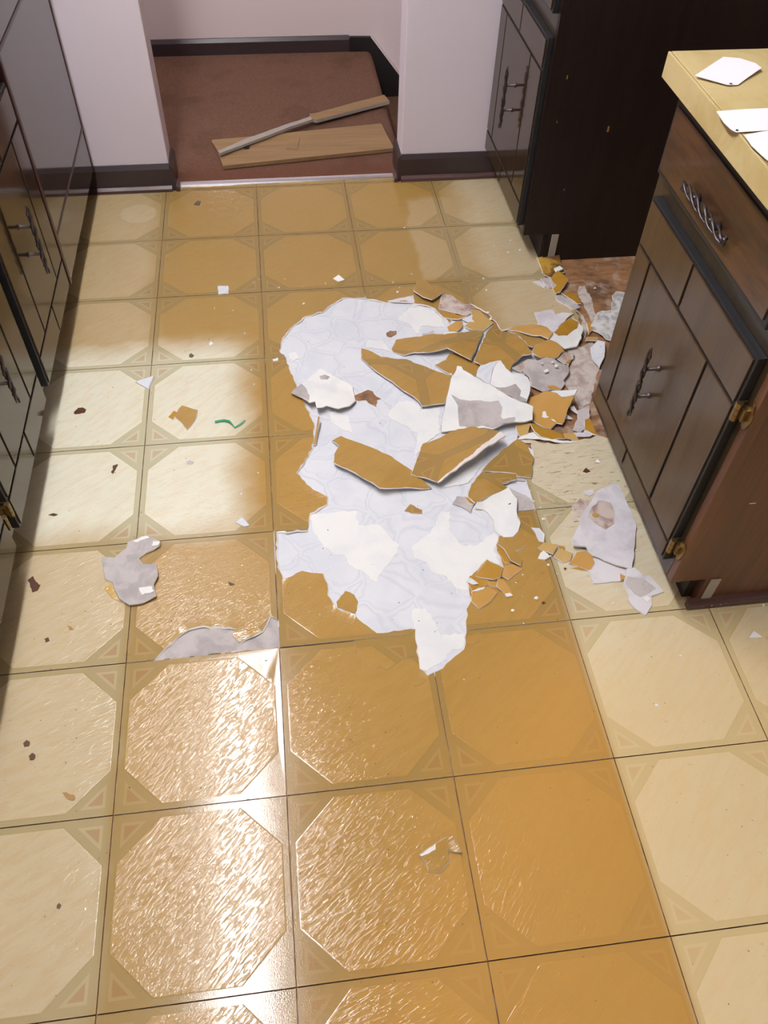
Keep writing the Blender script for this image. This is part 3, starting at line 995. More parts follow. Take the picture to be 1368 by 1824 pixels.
S('felt_scrap', cD((655, 990, .004), (680, 940, .010), (760, 1000, .003), (720, 1005, .002)), PALEFELT, 'pale felt tip below the right side of the square orange piece', thick=.0014)
S('vinyl_shard', cD((650, 250), (740, 275), (705, 335), (650, 310)), OCHRE, 'small ochre vinyl chip above right of the big grey felt', z=.006)
S('felt_scrap', cD((560, 265, .008), (640, 190, .012), (770, 190, .01), (760, 260, .006), (650, 330, .006)), STAINFELT, 'brown stained felt scrap around the small ochre chip', z=.003)

# around the appliance bay
S('vinyl_shard', cB((660, 130, .004), (800, 100, .012), (920, 60, .016), (970, 230, .010), (1000, 300, .006), (930, 330, .006), (830, 370, .003), (740, 330, .002)), MOTTLED,
  'stained ochre vinyl square standing against the tall cabinet foot', under=MOTTLED)
S('vinyl_shard', cB((910, 290, .014), (960, 310, .016), (1040, 390, .020), (990, 470, .014), (940, 545, .006), (880, 560, .003), (850, 480, .004), (830, 375, .006)), OCHRE,
  'ochre folded vinyl piece below the stained ochre square')
S('felt_scrap', cB((870, 260, .014), (940, 225, .018), (980, 260, .016), (900, 320, .012)), CREAMFELT, 'white felt tuft on the stained ochre square', thick=.003)
S('felt_scrap', cB((605, 420, .002), (690, 405, .004), (770, 460, .003), (750, 495, .002)), PALEFELT, 'tan edged felt splinter left of the grey slip near the bay')
S('felt_scrap', cB((705, 385, .006), (810, 370, .010), (840, 480, .006), (800, 500, .004), (760, 450, .005)), GREYFELT, 'upright grey slip beside the ochre folded piece')
S('felt_scrap', cB((815, 375, .010), (900, 460, .008), (860, 500, .005), (845, 470, .006)), GREYFELT, 'narrow grey slip touching the ochre folded piece')
S('felt_scrap', cB((895, 590, .010), (970, 585, .012), (1090, 650, .014), (1190, 720, .010), (1110, 750, .006), (1080, 755, .004), (980, 690, .004), (900, 640, .005)), GREYFELT, 'torn grey felt roll at the edge of the bare bay floor', thick=.004)
S('vinyl_shard', cB((960, 560), (1130, 560), (1195, 690), (1150, 690), (1050, 620)), OCHRE, 'ochre vinyl wedge behind the torn grey felt roll', z=.003)
S('felt_shard', cB((630, 795, .002), (860, 765, .004), (880, 820, .006), (970, 795, .006), (1110, 805, .008), (1060, 830, .008), (1000, 900, .006), (950, 940, .006), (910, 1030, .004), (840, 1030, .004), (680, 945, .002)), PALEFELT,
  'lavender grey felt star with a white fleck above the orange flap')
w5 = S('felt_shard', cB((810, 1120, .024), (860, 1050, .03), (960, 930, .03), (1070, 865, .028), (1165, 900, .024), (1220, 980, .018), (1200, 1110, .012), (1140, 1210, .008), (1000, 1240, .008), (920, 1170, .016)), CREAMFELT,
       'round white shard with ochre vinyl left on its upper half', thick=.003)
S('ochre_layer', cB((870, 1040, .0315), (960, 930, .0315), (1070, 865, .0295), (1170, 910, .025), (1150, 980, .023), (1030, 1075, .020), (920, 1075, .026)), OCHRE, parent=w5, thick=.0014, seed=95)
S('felt_shard', c8b((1045, 520, .003), (1075, 470, .010), (1095, 420, .012), (1150, 405, .016), (1190, 395, .014), (1195, 300, .016), (1215, 280, .014), (1290, 300, .012), (1330, 560, .010), (1200, 600, .008), (1150, 585, .006), (1130, 560, .012), (1100, 545, .004)), CRUMPLE, 'crumpled whitish felt in the bay behind the island', wave=.007, grid=.010)
S('vinyl_shard', cB((1270, 920), (1330, 900), (1380, 960), (1340, 1000), (1290, 1060)), ORANGE, 'orange vinyl chip below the crumpled felt in the bay', z=.004)
S('vinyl_shard', cB((1250, 1135), (1270, 1095), (1400, 1095), (1400, 1140)), TAN, 'tan vinyl strip near the island below the orange bay chip', z=.006)

# lower middle of the white patch
S('vinyl_shard', cE((45, 170, .004), (105, 140, .008), (240, 190, .008), (420, 265, .008), (580, 370, .006), (715, 490, .003), (540, 488, .012), (365, 490, .020), (320, 455, .020), (200, 385, .018), (55, 315, .014), (60, 260, .010), (95, 205, .006)), GOLD,
  'long gold vinyl blade lying left across the white patch', wave=.002)
e2 = S('vinyl_shard', cE((580, 395, .010), (620, 290, .010), (660, 190, .010), (740, 165, .010), (900, 90, .014), (1010, 75, .020), (1180, 110, .034), (1215, 135, .036), (1080, 210, .036), (950, 300, .032), (850, 375, .026), (760, 450, .018)), GOLD,
       'broad gold vinyl blade with a printed corner triangle and white lower rim', wave=.001, anchor=(732, 844), ang=.36)
S('torn_rim', cE((1182, 108, .0355), (1216, 136, .037), (1090, 214, .0372), (985, 292, .0345), (900, 348, .0302), (764, 452, .0195), (762, 446, .0195), (890, 338, .0300), (965, 280, .0342), (1075, 190, .0370)), EDGE, parent=e2, thick=.003, step=.008, amp=.0015, seed=96)
S('vinyl_shard', c2((190, 452, .004), (225, 410, .005), (300, 340, .006), (400, 265, .007), (440, 290, .008), (490, 370, .010), (475, 490, .007), (395, 480, .005), (390, 466, .005)), GOLD,
  'gold vinyl corner with crossing tile seams right of the broad gold blade', anchor=(919.7, 841), ang=-.03)
S('vinyl_shard', c2((190, 458, .003), (390, 470, .004), (390, 500, .006), (310, 525, .006), (340, 550, .004), (250, 590, .012), (150, 635, .014), (110, 600, .008), (130, 530, .004)), GOLD,
  'gold vinyl piece below the corner with crossing seams', anchor=(919.7, 843), ang=-.03)
w8 = S('felt_shard', cF((300, 395, .008), (330, 340, .018), (500, 275, .024), (690, 180, .026), (790, 320, .018), (780, 460, .012), (825, 600, .010), (800, 690, .006), (740, 755, .003), (630, 760, .001), (540, 690, -.0005), (520, 560, -.0005), (400, 440, -.0005), (310, 430, .001)), CREAMFELT,
       'warm white felt flap lifting at the right side of the white patch', thick=.0022, wave=.002)
S('nail_mark', cF((690, 365, .0185), (720, 355, .0185), (718, 366, .0185), (695, 374, .0185)), GUNK, parent=w8, thick=.0008, step=.01, amp=0, seed=97, wave=0)
S('felt_scrap', cF((690, 185), (850, 260), (940, 310), (990, 440), (785, 462), (793, 325)), GREYFELT, 'grey felt triangle at the tile corner right of the warm white flap', z=.0008, thick=.0014)
S('felt_scrap', cF((35, 375), (90, 285), (180, 295), (290, 370), (250, 480), (150, 410)), GREYFELT, 'grey felt tab on the white patch left of the warm white flap', z=.0012, thick=.0014)
S('vinyl_shard', cF((175, 290, .003), (250, 310, .006), (300, 365, .006), (290, 380, .004), (240, 370, .002)), OCHRE, 'tiny ochre sliver on the grey felt tab')
S('felt_scrap', cF((620, 130, .008), (680, 100, .012), (775, 90, .010), (775, 105, .006), (680, 125, .004)), EDGE, 'curled white rim above the tip of the warm white flap', thick=.0016)
S('felt_scrap', cF((780, 40), (870, 45), (885, 110), (780, 100)), GREYFELT, 'small grey felt square under the corner with crossing seams', z=.0008, thick=.0014)
S('vinyl_shard', cF((575, 840, .008), (640, 770, .010), (820, 830, .006), (890, 865, .003), (800, 915, .003), (645, 900, .006)), GOLD, 'gold vinyl flake just below the warm white flap')
S('vinyl_shard', cF((645, 900, .012), (760, 905, .010), (850, 1030, .004), (830, 1085, .006), (720, 1030, .010)), GOLD, 'shaded gold vinyl leaf with a white edge below the gold flake')
S('vinyl_shard', cF((550, 905, .003), (640, 915, .003), (705, 1000, .004), (700, 1060, .003), (640, 1050, .002)), OCHRE, 'ochre vinyl wedge left of the shaded gold leaf')
S('vinyl_shard', cF((415, 1060, .002), (440, 1020, .003), (520, 1085, .004), (630, 1115, .008), (600, 1215, .012), (520, 1250, .012), (440, 1235, .010), (300, 1210, .004)), OCHRE, 'dull ochre vinyl leaf at the lower right rim of the white patch')
S('vinyl_shard', cF((640, 1120, .010), (660, 1090, .012), (740, 1075, .008), (860, 1130, .003), (770, 1190, .003), (690, 1250, .003), (610, 1210, .006)), ORANGE, 'orange vinyl chip right of the dull ochre leaf')
S('vinyl_shard', cF((450, 1240, .004), (520, 1255, .006), (570, 1220, .006), (560, 1335, .003), (470, 1335, .003)), ORANGE, 'small orange vinyl bit under the dull ochre leaf')
f5 = S('vinyl_shard', cF((558, 1330, .008), (570, 1230, .012), (630, 1250, .010), (700, 1340, .004), (740, 1440, .003), (670, 1452, .003)), ORANGE, 'narrow orange vinyl finger with a white tip')
S('white_tip', cF((650, 1415, .0050), (710, 1405, .005), (742, 1440, .0045), (670, 1455, .0045)), EDGE, parent=f5, thick=.0012, step=.006, amp=.001, seed=98)
f6 = S('vinyl_shard', cF((270, 1390, .008), (450, 1330, .008), (560, 1400, .004), (490, 1500, .003), (350, 1590, .003), (260, 1500, .005)), ORANGE, 'orange tan vinyl chip with a white upper rim at the right of the patch')
S('white_rim', cF((262, 1390, .0100), (340, 1345, .0105), (420, 1328, .0105), (400, 1360, .010), (330, 1385, .0095)), EDGE, parent=f6, thick=.0014, step=.006, amp=.001, seed=99)
S('vinyl_shard', cF((240, 1210, .002), (300, 1210, .003), (440, 1240, .006), (460, 1310, .005), (390, 1330, .003), (270, 1380, .002), (220, 1300, .001)), OCHRE, 'dark ochre vinyl scrap between white patch and small orange bit')
S('felt_scrap', cF((195, 1270, .001), (250, 1230, .006), (345, 1300, .008), (270, 1310, .004)), WHITEFELT, 'white felt point lying on the dark ochre scrap', thick=.0014)

# pieces in front of the island
g1 = S('felt_shard', cG((795, 110, .006), (855, 125, .006), (930, 290, .006), (1020, 520, .006), (1005, 690, .010), (975, 910, .012), (780, 850, .012), (610, 780, .012), (550, 700, .012), (430, 690, .014), (420, 620, .016), (500, 470, .014), (520, 370, .012), (600, 270, .012), (650, 180, .010)), PALEFELT,
       'largest pale lavender shard with a brown stain, in front of the island door', thick=.0032, wave=.002)
S('brown_stain', cG((600, 330, .0135), (660, 270, .013), (780, 290, .0125), (820, 400, .0125), (810, 480, .013), (730, 540, .0135), (640, 490, .014), (570, 420, .0145)), STAINFELT, parent=g1, thick=.0012, wave=.002, seed=int(1), amp=.004)
S('orange_fleck', cG((600, 400, .0152), (640, 378, .0150), (672, 400, .015), (655, 425, .0152), (615, 424, .0152)), ORANGE, parent=g1, thick=.0012, seed=101, step=.005, amp=.001)
S('felt_shard', cG((612, 782, .005), (780, 852, .005), (930, 908, .004), (920, 980, .003), (890, 1020, .003), (620, 1045, .003), (570, 940, .003), (620, 850, .004)), PALEFELT, 'pale felt piece tucked under the near edge of the largest lavender shard')
S('vinyl_shard', cG((865, 955), (925, 985), (900, 1010), (870, 1020)), ORANGE, 'small orange triangle between the two pale felt pieces near the island', z=.006)
g3 = S('felt_shard', cG((930, 910, .010), (1000, 900, .012), (1050, 945, .012), (1085, 985, .010), (1145, 970, .012), (1230, 1060, .008), (1280, 1120, .004), (1160, 1160, .006), (1165, 1250, .004), (1105, 1345, .003), (1020, 1290, .004), (945, 1200, .006), (950, 1160, .008), (900, 1070, .008), (915, 1000, .010)), PALEFELT,
       'ragged pale shard nearest the island base corner', thick=.0028, wave=.003)
S('grey_layer', cG((935, 980, .0108), (1080, 1000, .0112), (1200, 1090, .0085), (1140, 1130, .0085), (1060, 1170, .0085), (1000, 1140, .0092), (920, 1050, .0102)), GREYFELT, parent=g3, thick=.001, wave=.003, seed=102)
S('white_patch', cG((1080, 1180, .0088), (1130, 1160, .0086), (1155, 1185, .0078), (1120, 1220, .0078)), CRUMB, parent=g3, thick=.0012, wave=.001, seed=103, step=.006, amp=.001)
S('vinyl_shard', cG((385, 860, .004), (460, 755, .012), (545, 745, .012), (600, 780, .010), (625, 850, .008), (590, 925, .003), (480, 890, .003)), ORANGE, 'bright orange vinyl pentagon left of the largest lavender shard')
S('vinyl_shard', cG((405, 905), (480, 895), (570, 930), (500, 925)), OCHRE, 'thin orange sliver under the bright orange pentagon', z=.002)
S('vinyl_shard', cG((95, 710, .003), (155, 660, .006), (285, 685, .010), (240, 775, .008)), TAN, 'tan vinyl chip above the white curl on the tile seam')
S('vinyl_shard', cG((245, 795, .006), (290, 720, .010), (420, 765, .006), (400, 830, .003), (330, 850, .003)), TAN, 'tan vinyl chip right of the white curl on the tile seam')
S('vinyl_shard', cG((290, 690), (345, 700), (345, 725), (295, 718)), OCHRE, 'tiny ochre chip between the two tan chips', z=.004)
S('felt_scrap', cG((95, 815, .003), (120, 760, .010), (150, 735, .014), (195, 770, .012), (205, 800, .006), (160, 825, .003)), CRUMB, 'bright white felt curl on the tile seam', thick=.003, wave=.004)
S('felt_scrap', cG((35, 525, .002), (70, 525, .006), (110, 530, .006), (160, 585, .004), (150, 660, .002), (110, 650, .002), (75, 570, .003)), WHITEFELT, 'bluish grey felt flake above the two tan chips')
S('felt_scrap', cG((420, 310, .006), (460, 290, .010), (490, 250, .010), (590, 270, .006), (550, 360, .004), (505, 440, .003), (430, 370, .003)), STAINFELT, 'mottled felt bit at the left side of the largest lavender shard')
S('felt_scrap', cG((525, 180), (610, 168), (618, 208), (580, 230), (530, 212)), PALEFELT, 'small flat felt flake above the largest lavender shard', z=.002, thick=.0014)
S('felt_scrap', cG((425, 440), (455, 432), (475, 460), (435, 468)), GREYFELT, 'tiny grey felt flake left of the largest lavender shard', z=.003, thick=.0014, step=.006)

# white curled sheet on the upper left of the patch
h1 = S('felt_shard', cH((125, 405, .010), (255, 295, .008), (360, 215, .004), (480, 115, .002), (690, 230, .002), (830, 300, .003), (880, 340, .004), (910, 500, .008), (830, 565, .014), (700, 600, .018), (560, 560, .020), (440, 592, .022), (420, 520, .018), (350, 530, .020), (270, 460, .016)), CREAMFELT,
       'curled white felt sheet lying on the upper left of the white patch', thick=.0022, wave=.003)
S('grey_layer', cH((125, 405, .0115), (255, 295, .0095), (300, 340, .0105), (350, 440, .0165), (345, 505, .018), (265, 455, .0165)), GREYFELT, parent=h1, thick=.001, wave=.003, seed=104)
S('grey_layer', cH((470, 200, .0052), (540, 185, .0050), (600, 210, .0052), (570, 240, .0054), (490, 238, .0056)), GREYFELT, parent=h1, thick=.001, wave=.003, seed=105)
S('vinyl_shard', PX((558, 792, .003), (567, 742, .018), (569, 742, .020), (563, 790, .006)), GOLD, 'thin upright gold splinter at the left rim of the white patch', step=.02, amp=.0004)

# pieces away from the hole
l1 = S('felt_shard', c3((70, 250, .006), (150, 250, .008), (225, 190, .006), (230, 155, .004), (350, 115, .008), (430, 150, .010), (425, 175, .008), (345, 220, .004), (300, 255, .004), (320, 285, .008), (405, 290, .012), (410, 355, .014), (385, 410, .010), (400, 480, .012), (320, 520, .010), (240, 535, .008), (180, 500, .006), (140, 400, .004), (95, 380, .004)), GREYFELT,
       'large grey felt shard lying alone on the tiles at the left', thick=.003, wave=.002)
S('white_patch', c3((298, 435, .0105), (340, 430, .0105), (380, 425, .012), (392, 455, .0125), (320, 475, .0118)), CRUMB, parent=l1, thick=.001, seed=106, step=.006, amp=.002, wave=.002)
S('white_patch', c3((262, 145, .0062), (350, 118, .0092), (365, 130, .0092), (290, 158, .007)), CRUMB, parent=l1, thick=.001, seed=107, step=.006, amp=.002, wave=.002)
S('white_patch', c3((375, 180, .009), (385, 150, .0098), (428, 152, .011), (420, 172, .0098)), CRUMB, parent=l1, thick=.001, seed=108, step=.006, amp=.001, wave=.002)
S('vinyl_shard', c3((85, 440), (130, 390), (160, 480), (235, 528), (150, 505)), TAN, 'pinkish tan vinyl flake under the lone grey felt shard', z=.0015, thick=.0014)
S('vinyl_shard', c8((780, 315, .003), (820, 255, .006), (905, 280, .006), (890, 340, .003), (850, 390, .002), (820, 350, .002)), GOLD, 'kite shaped gold vinyl chip on the pale tiles at the left', thick=.0024)
S('vinyl_shard', c8((745, 320), (775, 285), (792, 292), (772, 335)), OCHRE, 'small ochre vinyl bit touching the kite shaped gold chip', z=.001)
S('felt_scrap', c8((565, 125, .003), (665, 90, .004), (638, 165, .003)), WHITEFELT, 'bluish white triangle on the tile corner at the left', thick=.003)
S('felt_scrap', c8((1120, 905, .002), (1150, 870, .006), (1195, 920, .003), (1165, 925, .002)), WHITEFELT, 'small white triangle left of the white patch', thick=.002)
S('felt_scrap', c6((633, 493), (675, 493), (677, 525), (635, 528)), WHITEFELT, 'small square white flake on the tiles above left of the patch', z=.002, thick=.0018, step=.01)
S('felt_scrap', c6((1117, 462, .002), (1140, 447, .006), (1165, 468, .003), (1138, 475, .002)), CRUMB, 'white flake just above the top of the white patch', thick=.0018)
S('felt_scrap', c6((595, 735), (605, 726), (612, 738), (598, 745)), CRUMB, 'tiny white flake near the pale tile edge at the left', z=.002, thick=.002, step=.006, amp=.0008)
S('felt_scrap', c6((862, 802), (885, 795), (885, 806), (866, 808)), CRUMB, 'thin white flake at the left corner of the white patch', z=.002, thick=.002, step=.006, amp=.0008)
S('felt_scrap', c5((1300, 172, .002), (1318, 147, .006), (1350, 170, .002)), CRUMB, 'white triangle on the tiles in front of the island side', thick=.002)
b1 = S('vinyl_shard', c5((127, 945, .006), (185, 905, .008), (240, 872, .010), (278, 935, .008), (228, 928, .004), (230, 970, .003), (205, 1005, .003), (160, 1003, .003), (150, 970, .004)), GOLD, 'pale edged gold vinyl chip alone on the tiles at the bottom', thick=.0026)
S('white_tip', c5((127, 945, .0078), (184, 905, .0095), (184, 925, .009), (134, 950, .0078)), CRUMB, parent=b1, thick=.0012, step=.006, amp=.001, seed=109, wave=.001)
S('felt_scrap', c8((845, 570), (860, 558), (888, 568), (880, 582), (850, 582)), GREYFELT, 'grey smear of felt on the pale tile below the green strip', z=.0008, thick=.0008, step=.008)
for q, lab in ((c6((533, 150), (545, 135), (560, 138), (553, 153)), 'dark grey flake on the tiles near the left end of the opening'),
               (c6((512, 782), (520, 776), (530, 784), (524, 793), (513, 790)), 'round dark pebble flake on the tile seam above the gold chip')):
    S('grey_flake', q, FLAKEG, lab, 'debris', z=.002, thick=.002, step=.006, amp=.0008, edge=FLAKEG)
# thin vinyl skins near the gloss
S('vinyl_shard', c1((425, 850), (525, 838), (740, 800), (748, 935), (680, 950), (600, 1005), (560, 990), (530, 1008), (490, 980)), GOLD, 'glossy gold vinyl skin at the near end of the white patch', z=.0012, thick=.0012, anchor=(733, 1135), ang=0.0)
S('vinyl_shard', c1((995, 840), (1065, 815), (1067, 858), (1030, 880), (1000, 862)), GOLD, 'little gold flap right of the near tip of the white patch', z=.0015, thick=.0014)
S('vinyl_shard', c1((745, 1040), (775, 1045), (800, 1050), (770, 1085), (735, 1085)), GOLD, 'thin gold flake under the near tip of the white patch', z=.0008, thick=.001)
S('vinyl_shard', c3((870, 720), (1000, 640), (1050, 695), (910, 765)), GOLD, 'glossy vinyl flap over the grey strip of bare backing', z=.003, thick=.0016)

# gunk spots
for q, lab, mt in ((c8((222, 298), (232, 282), (245, 268), (270, 266), (290, 278), (285, 292), (255, 300), (230, 303)), 'largest black brown gunk spot on the pale tile by the left door', GUNK),
                   (c8((428, 625), (440, 610), (436, 590), (450, 585), (466, 580), (456, 600), (448, 615), (440, 633)), 'rust brown gunk fleck below the tile seam at the left', GUNK),
                   (PX((50, 1032), (58, 1026), (64, 1036), (72, 1042), (66, 1052), (58, 1055), (54, 1046)), 'shiny brown gunk blob beside the left toe kick', GUNK),
                   (PX((79, 1138), (86, 1135), (88, 1141), (81, 1144)), 'small dark gunk dot below the shiny brown blob', GUNK),
                   (PX((41, 1324), (47, 1318), (53, 1321), (51, 1329), (43, 1330)), 'upper one of two brown dots on the bottom left tile', GUNK),
                   (PX((51, 1347), (57, 1341), (63, 1345), (60, 1353), (53, 1354)), 'lower one of two brown dots on the bottom left tile', GUNK),
                   (PX((110, 1412), (118, 1411), (133, 1417), (132, 1425), (122, 1424)), 'tan gunk smear on the bottom left tile', GUNK2),
                   (PX((101, 1613), (105, 1608), (109, 1612), (106, 1619), (101, 1618)), 'brown gunk dot near the bottom left corner', GUNK),
                   (PX((119, 1113), (126, 1116), (131, 1121), (123, 1122)), 'tan gunk fleck left of the lone grey felt shard', GUNK2),
                   (PX((406, 1036), (412, 1038), (418, 1040), (410, 1043)), 'brown gunk fleck on the glossy tile right of the lone grey shard', GUNK),
                   (c2((775, 455), (795, 432), (820, 455), (800, 462)), 'brown gunk on the scuffed tile beside the island', GUNK),
                   (cG((338, 905), (352, 898), (365, 908), (350, 922)), 'black gunk dot below the bright orange pentagon', GUNK),
                   (c5((562, 45), (570, 42), (576, 48), (566, 52)), 'brown gunk dot right of the near end of the white patch', GUNK),
                   (PX((86, 917), (96, 914), (103, 916), (95, 919)), 'dark dash of dirt on the pale tile by the left toe kick', GUNK)):
    S('gunk_spot', q, mt, lab, 'stain', z=.0015, thick=.0014, step=.004, amp=.0012, wave=.001, grid=.006, edge=mt, under=mt)

# green strip
bm = bmesh.new()
gp = [onz(q[0], q[1], h) for q, h in zip(c8((1003, 347), (1030, 341), (1055, 337), (1082, 342), (1098, 358), (1114, 378), (1140, 362), (1171, 337)), (.004, .004, .005, .006, .005, .003, .004, .006))]
vs = []
for i, p in enumerate(gp):
    t = (gp[min(i + 1, 7)] - gp[max(i - 1, 0)]).normalized()
    nrm = Vector((-t.y, t.x, 0)).normalized()
    w = .0026 if i < 4 else .0015
    vs.append([bm.verts.new(p + nrm * w + Vector((0, 0, .0012))), bm.verts.new(p - nrm * w + Vector((0, 0, .0006))), bm.verts.new(p - nrm * w - Vector((0, 0, .001))), bm.verts.new(p + nrm * w - Vector((0, 0, .001)))])
for a, b in zip(vs, vs[1:]):
    for k in range(4): bm.faces.new((a[k], a[(k + 1) % 4], b[(k + 1) % 4], b[k]))
bm.faces.new(vs[0]); bm.faces.new(vs[-1])
tag(obj('plastic_strip', bm, GREEN, None, centre=True), 'bent green plastic strip on the pale tile', 'strip')


def crumb_at(bm, u, v, r, z=.001):
    p = onz(u, v, z)
    g = bmesh.ops.create_icosphere(bm, subdivisions=1, radius=r)
    for q in g['verts']:
        k = random.uniform(.5, 1.25)
        q.co = Vector((q.co.x * k, q.co.y * k, max(-.001, q.co.z * .7 * k))) + p


spots = [(452, 503, .003), (461, 497, .003), (497, 512, .004), (507, 497, .003), (541, 541, .005), (539, 511, .003), (580, 505, .003), (700, 503, .004), (708, 520, .0045), (733, 488, .0035), (712, 512, .003),
         (771, 518, .003), (861, 496, .005), (866, 517, .005), (868, 557, .007), (874, 568, .006), (905, 450, .0045), (926, 445, .005), (910, 428, .004), (720, 406, .004), (742, 519, .003), (415, 553, .0025),
         (436, 594, .003), (416, 622, .0025), (448, 659, .003), (453, 684, .003), (413, 708, .003), (460, 842, .003), (430, 880, .004), (382, 549, .0025), (803, 667, .006), (932, 820, .003), (1000, 842, .003), (1020, 804, .004),
         (1065, 822, .008), (955, 838, .003), (972, 882, .003), (968, 925, .006), (951, 893, .004), (963, 904, .003), (987, 872, .003), (955, 1066, .006), (913, 1088, .0045), (919, 1038, .003), (931, 1024, .003), (977, 1006, .004),
         (1092, 1075, .004), (1360, 1078, .004), (1169, 1256, .004), (1155, 1172, .003), (980, 990, .003), (1003, 978, .004), (996, 984, .005), (1099, 1052, .003), (1110, 545, .004), (1060, 513, .006), (985, 865, .003),
         (920, 860, .003), (1002, 820, .003), (1212, 1168, .003), (1088, 940, .003), (1134, 980, .003)]
bm = bmesh.new()
for u, v, r in spots: crumb_at(bm, u, v, r * .9)
for k in range(110):
    u, v = random.gauss(860, 130), random.gauss(760, 190)
    q = onz(u, v)
    if -.2 < q.x < 1.1 and .45 < q.y < 2.2 and not (690 < u < 955 and 575 < v < 670): crumb_at(bm, u, v, random.uniform(.0008, .0022))
tag(obj('debris_crumbs', bm, CRUMB, None, centre=True), 'tiny white crumbs of torn felt scattered over the tiles', 'crumbs', kind='stuff')
bm = bmesh.new()
for u, v in [(540 + random.gauss(0, 300), 1000 + random.gauss(0, 420)) for _ in range(170)]:
    q = onz(u, v)
    if -.2 < q.x < 1.05 and -.1 < q.y < 2.3: crumb_at(bm, u, v, random.uniform(.0006, .0016), .0005)
tag(obj('dirt_specks', bm, GUNK, None, centre=True), 'fine dark dirt specks scattered over the floor tiles', 'dirt', kind='stuff')
# wood dust on the island's shoe moulding
bm = bmesh.new()
for k in range(26):
    x = 1.19 + abs(random.gauss(0, .07))
    g = bmesh.ops.create_icosphere(bm, subdivisions=1, radius=random.uniform(.0004, .0013))
    o = random.uniform(-.012, .022)
    off = Vector((x, .603 - o, .0125 if -.008 < o < 0 else .0185 if o <= -.008 else .0008))
    for q in g['verts']: q.co += off
tag(obj('wood_dust', bm, CRUMB, None, centre=True), 'pale splinters and dust on the moulding under the island side', 'dust', kind='stuff')


# ------------------------------------------------------------------ cabinet hardware
def twig_handle(parent, face_x, s, y, z, L=.176, axis='z', off=.030, mat=None):
    """rustic twisted bar on two posts; s = outward direction along x"""
    bm = bmesh.new()
    n = 25

    def at(t, r, a):
        du = math.cos(a) * r
        dv = math.sin(a) * r
        if axis == 'z': return Vector((face_x + s * (off + du), y + dv, z + t))
        return Vector((face_x + s * (off + du), y + t, z + dv))
    for ph in (0, math.pi):
        pts, rad = [], []
        for i in range(n):
            t = -L / 2 + L * i / (n - 1)
            pts.append(at(t, .0028, ph + i * .62))
            e = 1 - .45 * abs(2 * i / (n - 1) - 1) ** 3
            rad.append((.0034 + .0011 * math.sin(i * 2.3 + ph)) * e)
        add_tube(bm, pts, rad, 7)
    for i in (3, 9, 12, 15, 21):                       # knots
        t = -L / 2 + L * i / (n - 1)
        g = bmesh.ops.create_icosphere(bm, subdivisions=1, radius=.0052)
        c = at(t, .002, i)
        for v in g['verts']: v.co += c
    bar = obj('handle', bm, mat or IRON, parent, smooth=True)
    return bar


def posts(bm, face_x, s, y, z, axis, off=.030, d=.0355):
    for k in (-1, 1):
        yy, zz = (y, z + k * d) if axis == 'z' else (y + k * d, z)
        add_tube(bm, [(face_x, yy, zz), (face_x + s * .003, yy, zz), (face_x + s * .006, yy, zz), (face_x + s * off, yy, zz)], [.007, .006, .004, .004], 8)


def handle(parent, face_x, s, y, z, axis='z', L=.176):
    h = twig_handle(parent, face_x, s, y, z, L, axis)
    bm = bmesh.new()
    posts(bm, face_x, s, y, z, axis)
    obj('handle_post', bm, IRON, h) if h.parent.parent is None else None
    if h.parent.parent is not None:
        # third level already: posts join the bar itself
        me = h.data
        b2 = bmesh.new()
        b2.from_mesh(me)
        off = world_of(h)
        bmesh.ops.translate(bm, verts=bm.verts[:], vec=-off)
        tmp = bpy.data.meshes.new('tmp')
        bm.to_mesh(tmp)
        b2.from_mesh(tmp)
        b2.to_mesh(me)
        b2.free()
        bpy.data.meshes.remove(tmp)
        for p in me.polygons: p.use_smooth = True
    bm.free()
    return h


def hinge(parent, xf, xd, s, ye, z, ys, c=.020, r=.011):
    """brass self-closing hinge on the door edge ye; frame plane xf, door face xd; ys = direction from the door to the frame"""
    bm = bmesh.new()
    # oval leaf on the face frame
    g = []
    for k in range(16):
        a = k * math.pi / 8
        g.append((ye + ys * (c + r * math.cos(a)), z + .027 * math.sin(a)))
    a = [bm.verts.new((xf + s * .0002, y, zz)) for y, zz in g]
    b = [bm.verts.new((xf + s * .0035, y, zz)) for y, zz in g]
    for i in range(16): bm.faces.new((a[i], a[(i + 1) % 16], b[(i + 1) % 16], b[i]))
    bm.faces.new(a); bm.faces.new(b)
    # leaf wrapping the door edge with three knuckles
    add_box(bm, min(xf, xd), max(xf, xd) + 0, min(ye, ye + ys * .003), max(ye, ye + ys * .003), z - .018, z + .018, .0006)
    for k in (-1, 0, 1):
        zc = z + k * .0125
        add_tube(bm, [(xd - s * .004, ye + ys * .006, zc - .0058), (xd - s * .004, ye + ys * .006, zc + .0058)], .0058, 10)
    add_box(bm, min(xf, xf + s * .012), max(xf, xf + s * .012), min(ye + ys * .004, ye + ys * c), max(ye + ys * .004, ye + ys * c), z - .012, z + .012, .001)
    return obj('hinge', bm, BRASS, parent)


